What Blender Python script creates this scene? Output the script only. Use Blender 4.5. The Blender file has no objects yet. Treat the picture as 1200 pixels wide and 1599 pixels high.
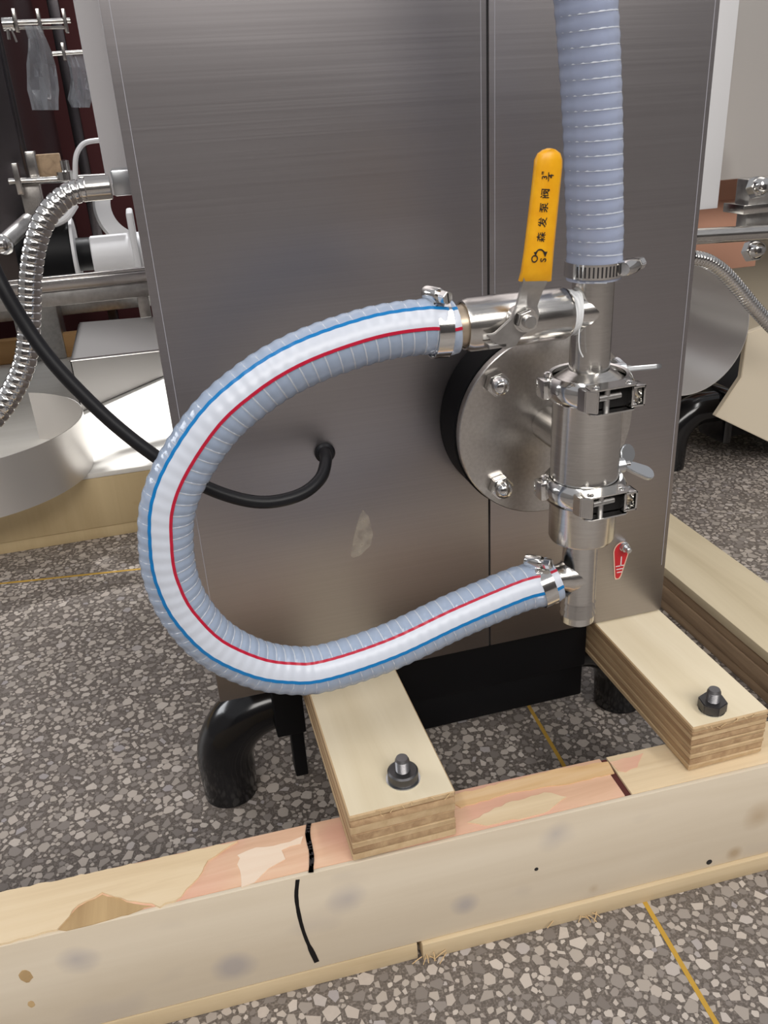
import bpy, bmesh, math, random
from mathutils import Vector, Matrix, noise

random.seed(11)
SC = bpy.context.scene
COL = SC.collection
V = Vector

# ------------------------------------------------------------------ camera
CAM_POS = V((0.0, -0.73, 0.74))
CX = V((0.96258362, -0.26497765, -0.05674167))      # image right
CY = V((-0.16351125, -0.40096717, -0.90138194))     # image down
CZ = V((0.21609452, 0.87693339, -0.42929125))       # view direction
FPX = 1324.0
cam_data = bpy.data.cameras.new('camera')
cam_data.sensor_fit = 'HORIZONTAL'
cam_data.sensor_width = 36.0
cam_data.lens = FPX / 1200.0 * 36.0
cam_data.clip_start = 0.01
cam = bpy.data.objects.new('camera', cam_data)
COL.objects.link(cam)
m = Matrix((CX, -CY, -CZ)).transposed().to_4x4()
m.translation = CAM_POS
cam.matrix_world = m
SC.camera = cam

def ray(px, py):
    return CX * (px - 600) + CY * (py - 799.5) + CZ * FPX
def at(px, py, y):                     # point seen at a pixel, at a known depth y
    d = ray(px, py); return CAM_POS + d * ((y - CAM_POS.y) / d.y)
def atz(px, py, z):                    # point seen at a pixel, at a known height z
    d = ray(px, py); return CAM_POS + d * ((z - CAM_POS.z) / d.z)

# ------------------------------------------------------------------ world, lights, exposure
w = bpy.data.worlds.new('hall_light'); SC.world = w; w.use_nodes = True
w.node_tree.nodes['Background'].inputs[0].default_value = (0.96, 0.96, 1.0, 1)
w.node_tree.nodes['Background'].inputs[1].default_value = 0.42
def area(name, loc, target, sx, sy, power, color=(1, 1, 1)):
    l = bpy.data.lights.new(name, 'AREA'); l.shape = 'RECTANGLE'; l.size = sx; l.size_y = sy
    l.energy = power; l.color = color
    o = bpy.data.objects.new(name, l); COL.objects.link(o)
    o.location = loc; o.rotation_euler = (V(target) - V(loc)).to_track_quat('-Z', 'Y').to_euler()
    return o
area('side_window_daylight', (-5.7, 2.5, 2.6), (-1, 0.8, 0.3), 4.0, 1.6, 170, (0.95, 0.97, 1.0))
area('front_fill_light', (0.3, -5.6, 4.3), (0.2, 0, 0.3), 7.0, 2.2, 420, (1.0, 0.96, 0.91))  # added fill behind the camera, brightens the faces turned towards it
area('overhead_fill_light', (-1.2, -1.6, 3.6), (-1.2, -1.6, 0), 0.3, 2.4, 32, (1, 0.98, 0.95))  # added pair of unseen overhead lights, for streaks on the steel tubes
area('overhead_fill_light', (1.6, -1.6, 3.6), (1.6, -1.6, 0), 0.3, 2.4, 32, (1, 0.98, 0.95))
sp = bpy.data.lights.new('window_sunbeam', 'SPOT'); sp.energy = 4200; sp.spot_size = math.radians(8.6); sp.spot_blend = 0.35
sp.shadow_soft_size = 0.25
so = bpy.data.objects.new('window_sunbeam', sp); COL.objects.link(so)
so.location = (0.5, 3.2, 6.0); so.rotation_euler = (V((-0.18, 1.28, 0.14)) - V(so.location)).to_track_quat('-Z', 'Y').to_euler()
SC.view_settings.view_transform = 'Standard'
SC.view_settings.look = 'None'
SC.view_settings.exposure = -0.12
SC.view_settings.gamma = 1.0
SC.view_settings.use_curve_mapping = False
SC.cycles.use_denoising = True
SC.cycles.transparent_max_bounces = 16

# ------------------------------------------------------------------ materials
def srgb(r, g, b):
    f = lambda c: (c / 255 / 12.92) if c / 255 <= 0.04045 else ((c / 255 + 0.055) / 1.055) ** 2.4
    return (f(r), f(g), f(b), 1)
MATS = {}
class NT:
    def __init__(s, name):
        s.m = bpy.data.materials.new(name); s.m.use_nodes = True
        s.t = s.m.node_tree; s.n = s.t.nodes; s.b = s.n['Principled BSDF']; MATS[name] = s.m
        s.out = s.n['Material Output']
    def add(s, typ, **kw):
        n = s.n.new(typ)
        for k, v in kw.items():
            if k.startswith('_'): setattr(n, k[1:], v)
        return n
    def link(s, a, b): s.t.links.new(a, b)
    def set(s, **kw):
        for k, v in kw.items(): s.b.inputs[k.replace('_', ' ')].default_value = v
    def coords(s, scale=(1, 1, 1), rot=(0, 0, 0)):
        tc = s.n.new('ShaderNodeTexCoord'); mp = s.n.new('ShaderNodeMapping')
        mp.inputs['Scale'].default_value = scale; mp.inputs['Rotation'].default_value = rot
        s.link(tc.outputs['Object'], mp.inputs['Vector']); return mp.outputs['Vector']
    def noise(s, vec, scale=5, detail=4, rough=0.55, dist=0.0):
        n = s.n.new('ShaderNodeTexNoise'); n.inputs['Scale'].default_value = scale
        n.inputs['Detail'].default_value = detail; n.inputs['Roughness'].default_value = rough
        n.inputs['Distortion'].default_value = dist
        s.link(vec, n.inputs['Vector']); return n.outputs['Fac']
    def ramp(s, fac, stops):
        r = s.n.new('ShaderNodeValToRGB'); e = r.color_ramp.elements
        while len(e) < len(stops): e.new(0.5)
        for i, (p, c) in enumerate(stops):
            e[i].position = p; e[i].color = c if len(c) == 4 else (*c, 1)
        s.link(fac, r.inputs['Fac']); return r.outputs['Color']
    def mix(s, fac, a, b, mode='MIX'):
        n = s.n.new('ShaderNodeMix'); n.data_type = 'RGBA'; n.blend_type = mode
        for inp, v in ((n.inputs[0], fac), (n.inputs[6], a), (n.inputs[7], b)):
            if hasattr(v, 'links') or hasattr(v, 'is_linked'): s.link(v, inp)
            else: inp.default_value = v
        return n.outputs[2]
    def math(s, op, a, b=0.0):
        n = s.n.new('ShaderNodeMath'); n.operation = op
        for inp, v in ((n.inputs[0], a), (n.inputs[1], b)):
            if hasattr(v, 'is_linked'): s.link(v, inp)
            else: inp.default_value = v
        return n.outputs[0]
    def bump(s, h, strength=0.2, dist=0.001):
        n = s.n.new('ShaderNodeBump'); n.inputs['Strength'].default_value = strength
        n.inputs['Distance'].default_value = dist
        s.link(h, n.inputs['Height']); s.link(n.outputs['Normal'], s.b.inputs['Normal'])
    def color(s, c): s.link(c, s.b.inputs['Base Color'])

def plain(name, col, rough=0.5, metal=0.0, **kw):
    t = NT(name); t.set(Base_Color=col, Roughness=rough, Metallic=metal, **kw); return t

def m_steel_panel():
    t = NT('brushed_steel'); t.set(Metallic=1.0, Roughness=0.42)
    v = t.coords((2, 2, 700)); n = t.noise(v, 1.0, 3)
    vb = t.coords((2.0, 1, 6.5)); nb = t.noise(vb, 1.0, 1.5, 0.4)
    t.color(t.ramp(n, [(0.25, (0.415, 0.392, 0.402)), (0.75, (0.45, 0.427, 0.437))]))
    r = t.math('MULTIPLY_ADD', n, 0.08); r.node.inputs[2].default_value = 0.40
    t.link(r, t.b.inputs['Roughness'])
    h = t.math('ADD', t.math('MULTIPLY', n, 0.0006), nb)
    t.bump(h, 0.4, 0.012)
    t.set(Anisotropic=0.5)
m_steel_panel()
def m_steel(name, c0, c1, rough, sc=(60, 60, 900)):
    t = NT(name); t.set(Metallic=1.0)
    n = t.noise(t.coords(sc), 1.0, 3)
    t.color(t.ramp(n, [(0.3, c0), (0.7, c1)]))
    r = t.math('MULTIPLY_ADD', n, 0.08); r.node.inputs[2].default_value = rough - 0.04
    t.link(r, t.b.inputs['Roughness']); t.bump(n, 0.06, 0.0005)
m_steel('turned_steel', (0.62, 0.60, 0.57), (0.72, 0.70, 0.67), 0.2)
m_steel('flange_steel', (0.55, 0.52, 0.49), (0.64, 0.61, 0.58), 0.3, (300, 300, 300))
m_steel('polished_steel', (0.74, 0.73, 0.71), (0.80, 0.79, 0.77), 0.12, (80, 80, 80))
m_steel('dull_steel', (0.44, 0.43, 0.42), (0.56, 0.55, 0.54), 0.38, (90, 90, 90))
m_steel('satin_steel', (0.70, 0.69, 0.67), (0.76, 0.75, 0.73), 0.42, (3, 200, 200))
plain('pale_sheet', (0.74, 0.71, 0.68, 1), 0.32, 0.6)
m_steel('sheet_steel', (0.60, 0.58, 0.57), (0.68, 0.66, 0.65), 0.24, (3, 200, 200))
plain('dark_bolt', (0.10, 0.097, 0.10, 1), 0.4, 0.8)
plain('dark_steel', (0.13, 0.12, 0.13, 1), 0.25, 1.0)
plain('tray_steel', (0.26, 0.25, 0.245, 1), 0.42, 1.0)
plain('painted_grey', srgb(196, 194, 196), 0.45)
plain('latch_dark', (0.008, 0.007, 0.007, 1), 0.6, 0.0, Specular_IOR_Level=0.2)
plain('zinc', (0.66, 0.68, 0.70, 1), 0.3, 1.0)
plain('black_gloss', (0.006, 0.006, 0.007, 1), 0.16, 0.0, Specular_IOR_Level=0.6)
plain('black_matt', (0.005, 0.005, 0.006, 1), 0.5, 0.0, Specular_IOR_Level=0.2)
plain('worn_stud', (0.22, 0.215, 0.22, 1), 0.38, 0.9)
plain('black_rubber', (0.007, 0.007, 0.009, 1), 0.42, 0.0, Specular_IOR_Level=0.35)
plain('black_spacer', (0.004, 0.004, 0.005, 1), 0.6, 0.0, Specular_IOR_Level=0.15)
plain('gap_dark', (0.015, 0.014, 0.015, 1), 0.7)
plain('film_line', srgb(176, 176, 184), 0.4)
plain('ptfe_tape', srgb(226, 228, 230), 0.6)
plain('brass_insert', srgb(186, 170, 150), 0.35, 0.6)
plain('white_plastic', srgb(222, 222, 224), 0.4)
plain('cream_panel', srgb(220, 208, 186), 0.45)
plain('cardboard', srgb(200, 150, 126), 0.8)
plain('maroon_cloth', srgb(70, 26, 28), 0.85)
plain('sticker_red', srgb(196, 32, 44), 0.35)
plain('sticker_pale', srgb(226, 190, 170), 0.45)
plain('print_black', (0.012, 0.010, 0.010, 1), 0.6)
plain('marker_black', (0.014, 0.011, 0.012, 1), 0.55)
plain('hall_wall', srgb(150, 148, 148), 0.85)
plain('hall_wall_dark', srgb(96, 92, 92), 0.85)
plain('brass_strip', srgb(196, 156, 62), 0.45, 0.1)
plain('stripe_white', srgb(206, 212, 224), 0.3)
plain('stripe_blue', srgb(6, 118, 184), 0.3)
plain('stripe_red', srgb(184, 22, 54), 0.3)
plain('saw_cut', srgb(84, 36, 32), 0.8)
plain('splinter', srgb(206, 176, 132), 0.8)
plain('lamp_body', srgb(225, 225, 222), 0.5)

def m_reflection_paint():  # half-transparent pale colour that imitates light reflected in the steel
    t = NT('reflection_paint'); t.set(Base_Color=srgb(190, 180, 166), Roughness=0.6); n = t.noise(t.coords((40, 40, 40)), 2.0, 3)
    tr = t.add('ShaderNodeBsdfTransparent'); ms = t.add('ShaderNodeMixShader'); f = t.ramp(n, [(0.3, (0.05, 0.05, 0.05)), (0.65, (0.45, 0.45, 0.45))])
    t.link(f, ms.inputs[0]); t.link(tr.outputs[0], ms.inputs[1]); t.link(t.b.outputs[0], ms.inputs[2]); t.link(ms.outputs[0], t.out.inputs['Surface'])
m_reflection_paint()
def m_yellow():
    t = NT('yellow_vinyl'); n = t.noise(t.coords((1, 1, 1)), 90, 3)
    t.color(t.ramp(n, [(0.3, srgb(236, 164, 12)), (0.7, srgb(246, 180, 24))])); t.set(Roughness=0.38)
m_yellow()

def m_pvc(name, col, opac_face, opac_edge, rough=0.14):
    t = NT(name); t.set(Base_Color=col, Roughness=rough, Specular_IOR_Level=0.6)
    n = t.noise(t.coords((1, 1, 1)), 160, 3)
    t.bump(n, 0.18, 0.002)
    lw = t.add('ShaderNodeLayerWeight'); lw.inputs['Blend'].default_value = 0.45
    mr = t.add('ShaderNodeMapRange'); mr.inputs['To Min'].default_value = opac_face; mr.inputs['To Max'].default_value = opac_edge
    t.link(lw.outputs['Facing'], mr.inputs['Value'])
    tr = t.add('ShaderNodeBsdfTransparent'); tr.inputs['Color'].default_value = (0.93, 0.95, 0.99, 1)
    ms = t.add('ShaderNodeMixShader')
    t.link(mr.outputs['Result'], ms.inputs[0]); t.link(tr.outputs[0], ms.inputs[1])
    tl = t.add('ShaderNodeBsdfTranslucent'); tl.inputs['Color'].default_value = col; m2 = t.add('ShaderNodeMixShader'); m2.inputs[0].default_value = 0.2
    df = t.add('ShaderNodeBsdfDiffuse'); df.inputs['Color'].default_value = col
    t.link(df.outputs[0], m2.inputs[1]); t.link(tl.outputs[0], m2.inputs[2]); t.link(m2.outputs[0], ms.inputs[2])
    fr = t.add('ShaderNodeFresnel'); fr.inputs['IOR'].default_value = 1.5; gl = t.add('ShaderNodeBsdfGlossy'); gl.inputs['Roughness'].default_value = rough
    bn = [n_ for n_ in t.n if n_.type == 'BUMP'][0]; t.link(bn.outputs['Normal'], gl.inputs['Normal']); t.link(bn.outputs['Normal'], fr.inputs['Normal'])
    m3 = t.add('ShaderNodeMixShader'); t.link(fr.outputs[0], m3.inputs[0]); t.link(ms.outputs[0], m3.inputs[1]); t.link(gl.outputs[0], m3.inputs[2])
    t.link(m3.outputs[0], t.out.inputs['Surface'])
m_pvc('clear_pvc', srgb(206, 223, 248), 0.54, 0.85, 0.09)
m_pvc('clear_pvc_blue', srgb(214, 225, 253), 0.42, 0.85, 0.16)
m_pvc('pvc_coil', srgb(236, 242, 252), 0.75, 0.9)
m_pvc('polythene', srgb(196, 200, 206), 0.32, 0.75, 0.2)

def m_wood(name, stops, along='x', scale=1.0, rough=0.72, spots=None, bump=0.25, stains=()):
    t = NT(name); s = {'x': (3, 40, 40), 'y': (40, 3, 40), 'z': (40, 40, 3)}[along]
    v = t.coords(tuple(a * scale for a in s))
    n1 = t.noise(v, 1.0, 5, 0.6, 0.6)
    c = t.ramp(n1, stops)
    n3 = t.noise(t.coords((1, 1, 1)), 7, 3)
    c = t.mix(t.math('MULTIPLY', n3, 0.35), c, t.ramp(n3, [(0.3, stops[0][1]), (0.8, stops[-1][1])]))
    if spots:
        n2 = t.noise(t.coords((9, 9, 16)), 1.0, 2, 0.5)
        f = t.ramp(n2, [(spots[1], (0, 0, 0)), (spots[1] + 0.1, (1, 1, 1))])
        c = t.mix(t.math('MULTIPLY', f, spots[2]), c, spots[0])
    for (x, y, z, rad, cc, amt) in stains:
        tc = t.add('ShaderNodeTexCoord'); d = t.add('ShaderNodeVectorMath', _operation='DISTANCE'); d.inputs[1].default_value = (x, y, z)
        t.link(tc.outputs['Object'], d.inputs[0]); dn = t.math('ADD', d.outputs['Value'], t.math('MULTIPLY', t.math('SUBTRACT', n3, 0.5), rad * 3.0))
        f = t.ramp(t.math('DIVIDE', dn, rad), [(0.2, (1, 1, 1)), (1.0, (0, 0, 0))]); c = t.mix(t.math('MULTIPLY', f, amt), c, cc)
    t.color(c); t.set(Roughness=rough); t.bump(n1, bump, 0.001)
m_wood('plywood_face', [(0.3, srgb(214, 199, 168)), (0.7, srgb(234, 222, 196))], 'y', 0.5)
m_wood('ply_light', [(0.3, srgb(182, 152, 114)), (0.7, srgb(210, 184, 146))], 'y', 1.6, 0.85)
m_wood('ply_dark', [(0.3, srgb(150, 118, 86)), (0.7, srgb(198, 168, 130))], 'y', 2.0, 0.9, None, 0.6)
def beam_stain(px, py, rad, col, amt):          # a smudge at its place on the beam's front face (object origin of the beam)
    p = at(px, py, -0.1905); p = at(px, py, -0.1905 - 0.03 * p.x) - V((0.15, -0.165, 0)); return (p.x, p.y, p.z, rad, col, amt)
GREY_STAIN = srgb(158, 153, 158); TAN_STAIN = srgb(176, 150, 116)
m_wood('beam_front', [(0.25, srgb(206, 191, 168)), (0.75, srgb(226, 214, 194))], 'x', 0.5, 0.6, (srgb(196, 184, 170), 0.6, 0.5), 0.12,
       [beam_stain(*a) for a in ((118, 1498, 0.022, GREY_STAIN, 0.6), (366, 1510, 0.018, GREY_STAIN, 0.6), (545, 1402, 0.02, GREY_STAIN, 0.45), (868, 1302, 0.026, GREY_STAIN, 0.6), (728, 1412, 0.016, GREY_STAIN, 0.6), (928, 1388, 0.012, TAN_STAIN, 0.6), (1185, 1275, 0.022, TAN_STAIN, 0.6), (1148, 1332, 0.010, TAN_STAIN, 0.7))])
m_wood('beam_core', [(0.3, srgb(190, 168, 132)), (0.7, srgb(214, 194, 160))], 'x', 0.8)
m_wood('beam_top', [(0.2, srgb(196, 152, 120)), (0.5, srgb(222, 182, 152)), (0.8, srgb(236, 206, 178))], 'x', 1.2, 0.75, (srgb(220, 164, 146), 0.5, 0.5))
m_wood('veneer_cream', [(0.2, srgb(204, 178, 140)), (0.5, srgb(226, 204, 168)), (0.8, srgb(238, 220, 190))], 'x', 1.1)
m_wood('veneer_amber', [(0.2, srgb(184, 140, 90)), (0.5, srgb(218, 182, 134)), (0.8, srgb(236, 210, 174))], 'x', 1.6)
m_wood('veneer_hole', [(0.25, srgb(160, 130, 90)), (0.75, srgb(206, 176, 130))], 'y', 1.2)
m_wood('veneer_white', [(0.25, srgb(226, 196, 170)), (0.75, srgb(240, 224, 204))], 'x', 1.0)
m_wood('pale_beam', [(0.3, srgb(196, 180, 148)), (0.7, srgb(226, 212, 182))], 'y', 0.5)
m_wood('beam_side', [(0.3, srgb(136, 114, 92)), (0.7, srgb(186, 160, 130))], 'y', 1.4, 0.85)
m_wood('fascia_pine', [(0.3, srgb(188, 164, 122)), (0.7, srgb(214, 192, 150))], 'z', 0.35, 0.7, (srgb(160, 112, 66), 0.68, 0.7))
m_wood('white_ply', [(0.3, srgb(226, 222, 214)), (0.7, srgb(240, 237, 230))], 'x', 0.5, 0.6)
m_wood('orange_plank', [(0.3, srgb(196, 144, 88)), (0.7, srgb(224, 180, 124))], 'x', 0.5)

def m_terrazzo():
    t = NT('terrazzo_matrix')
    v = t.coords((1, 1, 1))
    n = t.noise(v, 60, 4)
    base = t.ramp(n, [(0.3, srgb(84, 79, 76)), (0.7, srgb(110, 104, 100))])
    # beyond the modelled chips the speckle is a cell pattern of the same sizes
    vo = t.add('ShaderNodeTexVoronoi'); vo.inputs['Scale'].default_value = 85; t.link(v, vo.inputs['Vector'])
    sp_ = t.ramp(vo.outputs['Color'], [(0.25, srgb(112, 106, 102)), (0.9, srgb(196, 188, 182))])
    ve = t.add('ShaderNodeTexVoronoi', _feature='DISTANCE_TO_EDGE'); ve.inputs['Scale'].default_value = 85; t.link(v, ve.inputs['Vector'])
    chip = t.ramp(ve.outputs['Distance'], [(0.06, (0, 0, 0)), (0.12, (1, 1, 1))])
    far = t.mix(chip, base, sp_)
    t.color(far); t.set(Roughness=0.42)
m_terrazzo()
def m_chip():
    t = NT('terrazzo_chip')
    g = t.add('ShaderNodeNewGeometry'); oi = t.add('ShaderNodeObjectInfo')
    r = t.math('FRACT', t.math('ADD', g.outputs['Random Per Island'], oi.outputs['Random']))
    c = t.ramp(r, [(0.0, srgb(120, 112, 106)), (0.2, srgb(144, 136, 130)), (0.5, srgb(180, 170, 160)), (0.75, srgb(194, 183, 173)), (0.92, srgb(208, 198, 188)), (1.0, srgb(164, 158, 160))])
    n = t.noise(t.coords((1, 1, 1)), 260, 3)
    c = t.mix(t.math('MULTIPLY', n, 0.3), c, srgb(140, 134, 130))
    t.color(c); t.set(Roughness=0.36)
m_chip()
def m_bed():
    t = NT('terrazzo_bed')
    n = t.noise(t.coords((1, 1, 1)), 420, 4)
    t.color(t.ramp(n, [(0.3, srgb(86, 79, 74)), (0.52, srgb(106, 98, 92)), (0.72, srgb(152, 143, 135))])); t.set(Roughness=0.45)
m_bed()

# ------------------------------------------------------------------ geometry helpers
def frame(o, z, x=None):
    z = V(z).normalized()
    x = V(x) if x is not None else (V((1, 0, 0)) if abs(z.x) < 0.9 else V((0, 1, 0)))
    x = (x - z * x.dot(z)).normalized(); y = z.cross(x)
    m = Matrix((x, y, z)).transposed().to_4x4(); m.translation = V(o); return m
def BM(): return bmesh.new()
def join(bm, tmp, M=None, mat=0):
    if M is not None: bmesh.ops.transform(tmp, matrix=M, verts=tmp.verts)
    if mat:
        for f in tmp.faces: f.material_index = mat
    me = bpy.data.meshes.new('tmp'); tmp.to_mesh(me); tmp.free(); bm.from_mesh(me); bpy.data.meshes.remove(me)
    return bm
def box(bm, lo, hi, bev=0.0, M=None, mat=0, seg=2):
    t = bmesh.new(); bmesh.ops.create_cube(t, size=1)
    lo, hi = V(lo), V(hi); c = (lo + hi) / 2; s = hi - lo
    for v in t.verts: v.co = V((v.co.x * s.x, v.co.y * s.y, v.co.z * s.z)) + c
    if bev: bmesh.ops.bevel(t, geom=t.edges[:], offset=bev, segments=seg, affect='EDGES', profile=0.5)
    return join(bm, t, M, mat)
def tube(bm, pts, rad, seg=16, cap=True, mat=0):
    pts = [V(p) for p in pts]; n = len(pts)
    tan = [(pts[min(i + 1, n - 1)] - pts[max(i - 1, 0)]).normalized() for i in range(n)]
    up = V((0, 0, 1)) if abs(tan[0].z) < 0.9 else V((1, 0, 0))
    u = (up - tan[0] * up.dot(tan[0])).normalized()
    t = bmesh.new(); rings = []
    for i in range(n):
        u = (u - tan[i] * u.dot(tan[i])).normalized(); w_ = tan[i].cross(u)
        r = rad(i) if callable(rad) else rad
        rings.append([t.verts.new(pts[i] + (u * math.cos(a) + w_ * math.sin(a)) * r) for a in [2 * math.pi * k / seg for k in range(seg)]])
    for a, b in zip(rings, rings[1:]):
        for k in range(seg): t.faces.new((a[k], a[(k + 1) % seg], b[(k + 1) % seg], b[k]))
    if cap: t.faces.new(rings[0][::-1]); t.faces.new(rings[-1])
    return join(bm, t, None, mat)
def lathe(bm, prof, M, seg=40, mat=0, close=False):
    t = bmesh.new(); rings = []
    for r, h in prof:
        if r < 1e-6: rings.append([t.verts.new((0, 0, h))])
        else: rings.append([t.verts.new((r * math.cos(2 * math.pi * k / seg), r * math.sin(2 * math.pi * k / seg), h)) for k in range(seg)])
    prs = list(zip(rings, rings[1:])) + ([(rings[-1], rings[0])] if close else [])
    for a, b in prs:
        for k in range(seg):
            k2 = (k + 1) % seg
            if len(a) == 1 and len(b) == 1: continue
            if len(a) == 1: t.faces.new((a[0], b[k2], b[k]))
            elif len(b) == 1: t.faces.new((a[k], a[k2], b[0]))
            else: t.faces.new((a[k], a[k2], b[k2], b[k]))
    bmesh.ops.recalc_face_normals(t, faces=t.faces)
    return join(bm, t, M, mat)
def cyl(bm, r, h0, h1, M, seg=32, ch=0.0, mat=0):
    if ch: p = [(0, h0), (r - ch, h0), (r, h0 + ch), (r, h1 - ch), (r - ch, h1), (0, h1)]
    else: p = [(0, h0), (r, h0), (r, h1), (0, h1)]
    return lathe(bm, p, M, seg, mat)
def prism(bm, poly, h0, h1, M, bev=0.0, mat=0):
    t = bmesh.new()
    a = [t.verts.new((x, y, h0)) for x, y in poly]; b = [t.verts.new((x, y, h1)) for x, y in poly]
    n = len(poly); t.faces.new(a[::-1]); t.faces.new(b)
    for k in range(n): t.faces.new((a[k], a[(k + 1) % n], b[(k + 1) % n], b[k]))
    bmesh.ops.recalc_face_normals(t, faces=t.faces)
    if bev: bmesh.ops.bevel(t, geom=t.edges[:], offset=bev, segments=2, affect='EDGES')
    return join(bm, t, M, mat)
def hexa(r): return [(r * math.cos(math.pi / 3 * k), r * math.sin(math.pi / 3 * k)) for k in range(6)]
def spline(pts, n):
    pts = [V(p) for p in pts]; P = [pts[0] * 2 - pts[1]] + pts + [pts[-1] * 2 - pts[-2]]
    out = []
    for i in range(1, len(P) - 2):
        p0, p1, p2, p3 = P[i - 1:i + 3]
        for k in range(20):
            t = k / 20
            out.append(0.5 * ((2 * p1) + (p2 - p0) * t + (2 * p0 - 5 * p1 + 4 * p2 - p3) * t * t + (3 * p1 - p0 - 3 * p2 + p3) * t ** 3))
    out.append(pts[-1])
    L = [0]
    for a, b in zip(out, out[1:]): L.append(L[-1] + (b - a).length)
    res, j = [], 0
    for k in range(n):
        s = L[-1] * k / (n - 1)
        while j < len(L) - 2 and L[j + 1] < s: j += 1
        f = (s - L[j]) / max(1e-9, L[j + 1] - L[j]); res.append(out[j].lerp(out[j + 1], min(1, f)))
    return res, L[-1]

OFF = {}
def thing(name, label, cat, loc=(0, 0, 0), group=None):
    o = bpy.data.objects.new(name, None); COL.objects.link(o); o.location = loc; o.empty_display_size = 0.02
    o['label'] = label; o['category'] = cat
    if group: o['group'] = group
    OFF[o.name] = V(loc); return o
def obj(name, bm, mats, parent=None, label=None, cat=None, kind=None, group=None, ang=35):
    me = bpy.data.meshes.new(name)
    off = OFF.get(parent.name, V()) if parent else V()
    if off.length: bmesh.ops.translate(bm, vec=-off, verts=bm.verts)
    for f in bm.faces: f.smooth = True
    bm.to_mesh(me); bm.free()
    me.set_sharp_from_angle(angle=math.radians(ang))
    for k in ([mats] if isinstance(mats, str) else mats): me.materials.append(MATS[k])
    o = bpy.data.objects.new(name, me); COL.objects.link(o)
    if parent: o.parent = parent; OFF[o.name] = off
    for k, v in (('label', label), ('category', cat), ('kind', kind), ('group', group)):
        if v: o[k] = v
    return o

# ------------------------------------------------------------------ the hall: floor and walls
b = BM(); box(b, (-6, -6, -0.05), (7, 7, -0.0006)); floor = obj('floor', b, 'terrazzo_matrix', kind='structure')
b = BM(); box(b, (-6, 6.9, 0), (7, 7, 3.2)); obj('wall_back', b, 'hall_wall', kind='structure')
b = BM(); box(b, (-6, -6, 0), (7, -5.9, 3.7)); obj('wall_front', b, 'hall_wall_dark', kind='structure')
b = BM(); box(b, (6.9, -5.9, 0), (7, 6.9, 3.2)); obj('wall_right', b, 'hall_wall', kind='structure')
b = BM(); box(b, (-6, -5.9, 0), (-5.9, 6.9, 3.2)); obj('wall_left', b, 'hall_wall', kind='structure')

# chips ground flush into the terrazzo
X0, X1, Y0, Y1 = -0.56, 1.25, -0.47, 1.02
b = BM(); box(b, (X0, Y0, -0.004), (X1, Y1, 0.0)); obj('terrazzo_bed', b, 'terrazzo_bed', floor)
def terrazzo():
    rnd = random.Random(5)
    cell = 0.012; grid = {}
    chips = []
    def free(x, y, r):
        i, j = int((x - X0) / cell), int((y - Y0) / cell)
        for a in range(i - 2, i + 3):
            for c in range(j - 2, j + 3):
                for (qx, qy, qr) in grid.get((a, c), ()):
                    if (qx - x) ** 2 + (qy - y) ** 2 < (qr + r) ** 2: return False
        return True
    A = (X1 - X0) * (Y1 - Y0)
    for r, dens in ((0.0078, 1500), (0.0064, 3800), (0.0050, 9000), (0.0037, 18000), (0.0026, 42000)):
        for _ in range(int(A * dens * 1.3)):
            x, y = rnd.uniform(X0, X1), rnd.uniform(Y0, Y1)
            if y > 0.05 and 0.0 < x < 0.5 and y > 0.35: continue
            rr = r * rnd.uniform(0.85, 1.12)
            if free(x, y, rr * 0.84):
                grid.setdefault((int((x - X0) / cell), int((y - Y0) / cell)), []).append((x, y, rr * 0.84))
                chips.append((x, y, rr))
    shapes = []
    for k in range(24):
        n = rnd.choice((4, 5, 5, 6, 6, 7)); el = rnd.uniform(0.62, 1.0)
        an = sorted(2 * math.pi * (i + rnd.uniform(-0.32, 0.32)) / n for i in range(n))
        shapes.append([(math.cos(a) * rnd.uniform(0.9, 1.12), math.sin(a) * el * rnd.uniform(0.9, 1.12)) for a in an])
    meshes = []
    for k, s in enumerate(shapes):
        t = bmesh.new(); prism(t, [(x, y) for x, y in s], -0.0004, 0.00018, None)
        me = bpy.data.meshes.new('stone_chip'); t.to_mesh(me); t.free(); me.materials.append(MATS['terrazzo_chip']); meshes.append(me)
    def inview(x, y):
        d = V((x, y, 0)) - CAM_POS
        px, py = 600 + FPX * d.dot(CX) / d.dot(CZ), 799.5 + FPX * d.dot(CY) / d.dot(CZ)
        if not (0 < px < 1200 and 0 < py < 1590): return False
        if y < -0.215 and x > 0.05: return True
        return y > 0.02 and x < 0.0 and y < 0.5 or (-0.1 < y < 0.1 and -0.2 < x < 0.08)
    order = sorted((c for c in chips if inview(c[0], c[1])), key=lambda c: -(c[2] + (0.004 if c[1] < -0.21 else 0)))
    single = set(order[:300])
    verts, faces = [], []
    for c in chips:
        x, y, r = c; a = rnd.uniform(0, 2 * math.pi); k = rnd.randrange(24)
        if c in single:
            o = bpy.data.objects.new('stone_chip', meshes[k]); COL.objects.link(o); o.parent = floor
            o.location = (x, y, 0); o.rotation_euler = (0, 0, a); o.scale = (r, r, 1); continue
        s = shapes[k]; ca, sa = math.cos(a) * r, math.sin(a) * r; n0 = len(verts); n = len(s)
        for z in (-0.0004, 0.00018):
            for u, v in s: verts.append((x + u * ca - v * sa, y + u * sa + v * ca, z))
        faces.append(tuple(range(n0 + n, n0 + 2 * n)))
        for q in range(n): faces.append((n0 + q, n0 + (q + 1) % n, n0 + n + (q + 1) % n, n0 + n + q))
    me = bpy.data.meshes.new('stone_chips'); me.from_pydata(verts, [], faces); me.materials.append(MATS['terrazzo_chip'])
    o = bpy.data.objects.new('stone_chips', me); COL.objects.link(o); o.parent = floor; o['kind'] = 'stuff'
    print('chips', len(chips), 'singles', len(single))
terrazzo()
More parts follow.
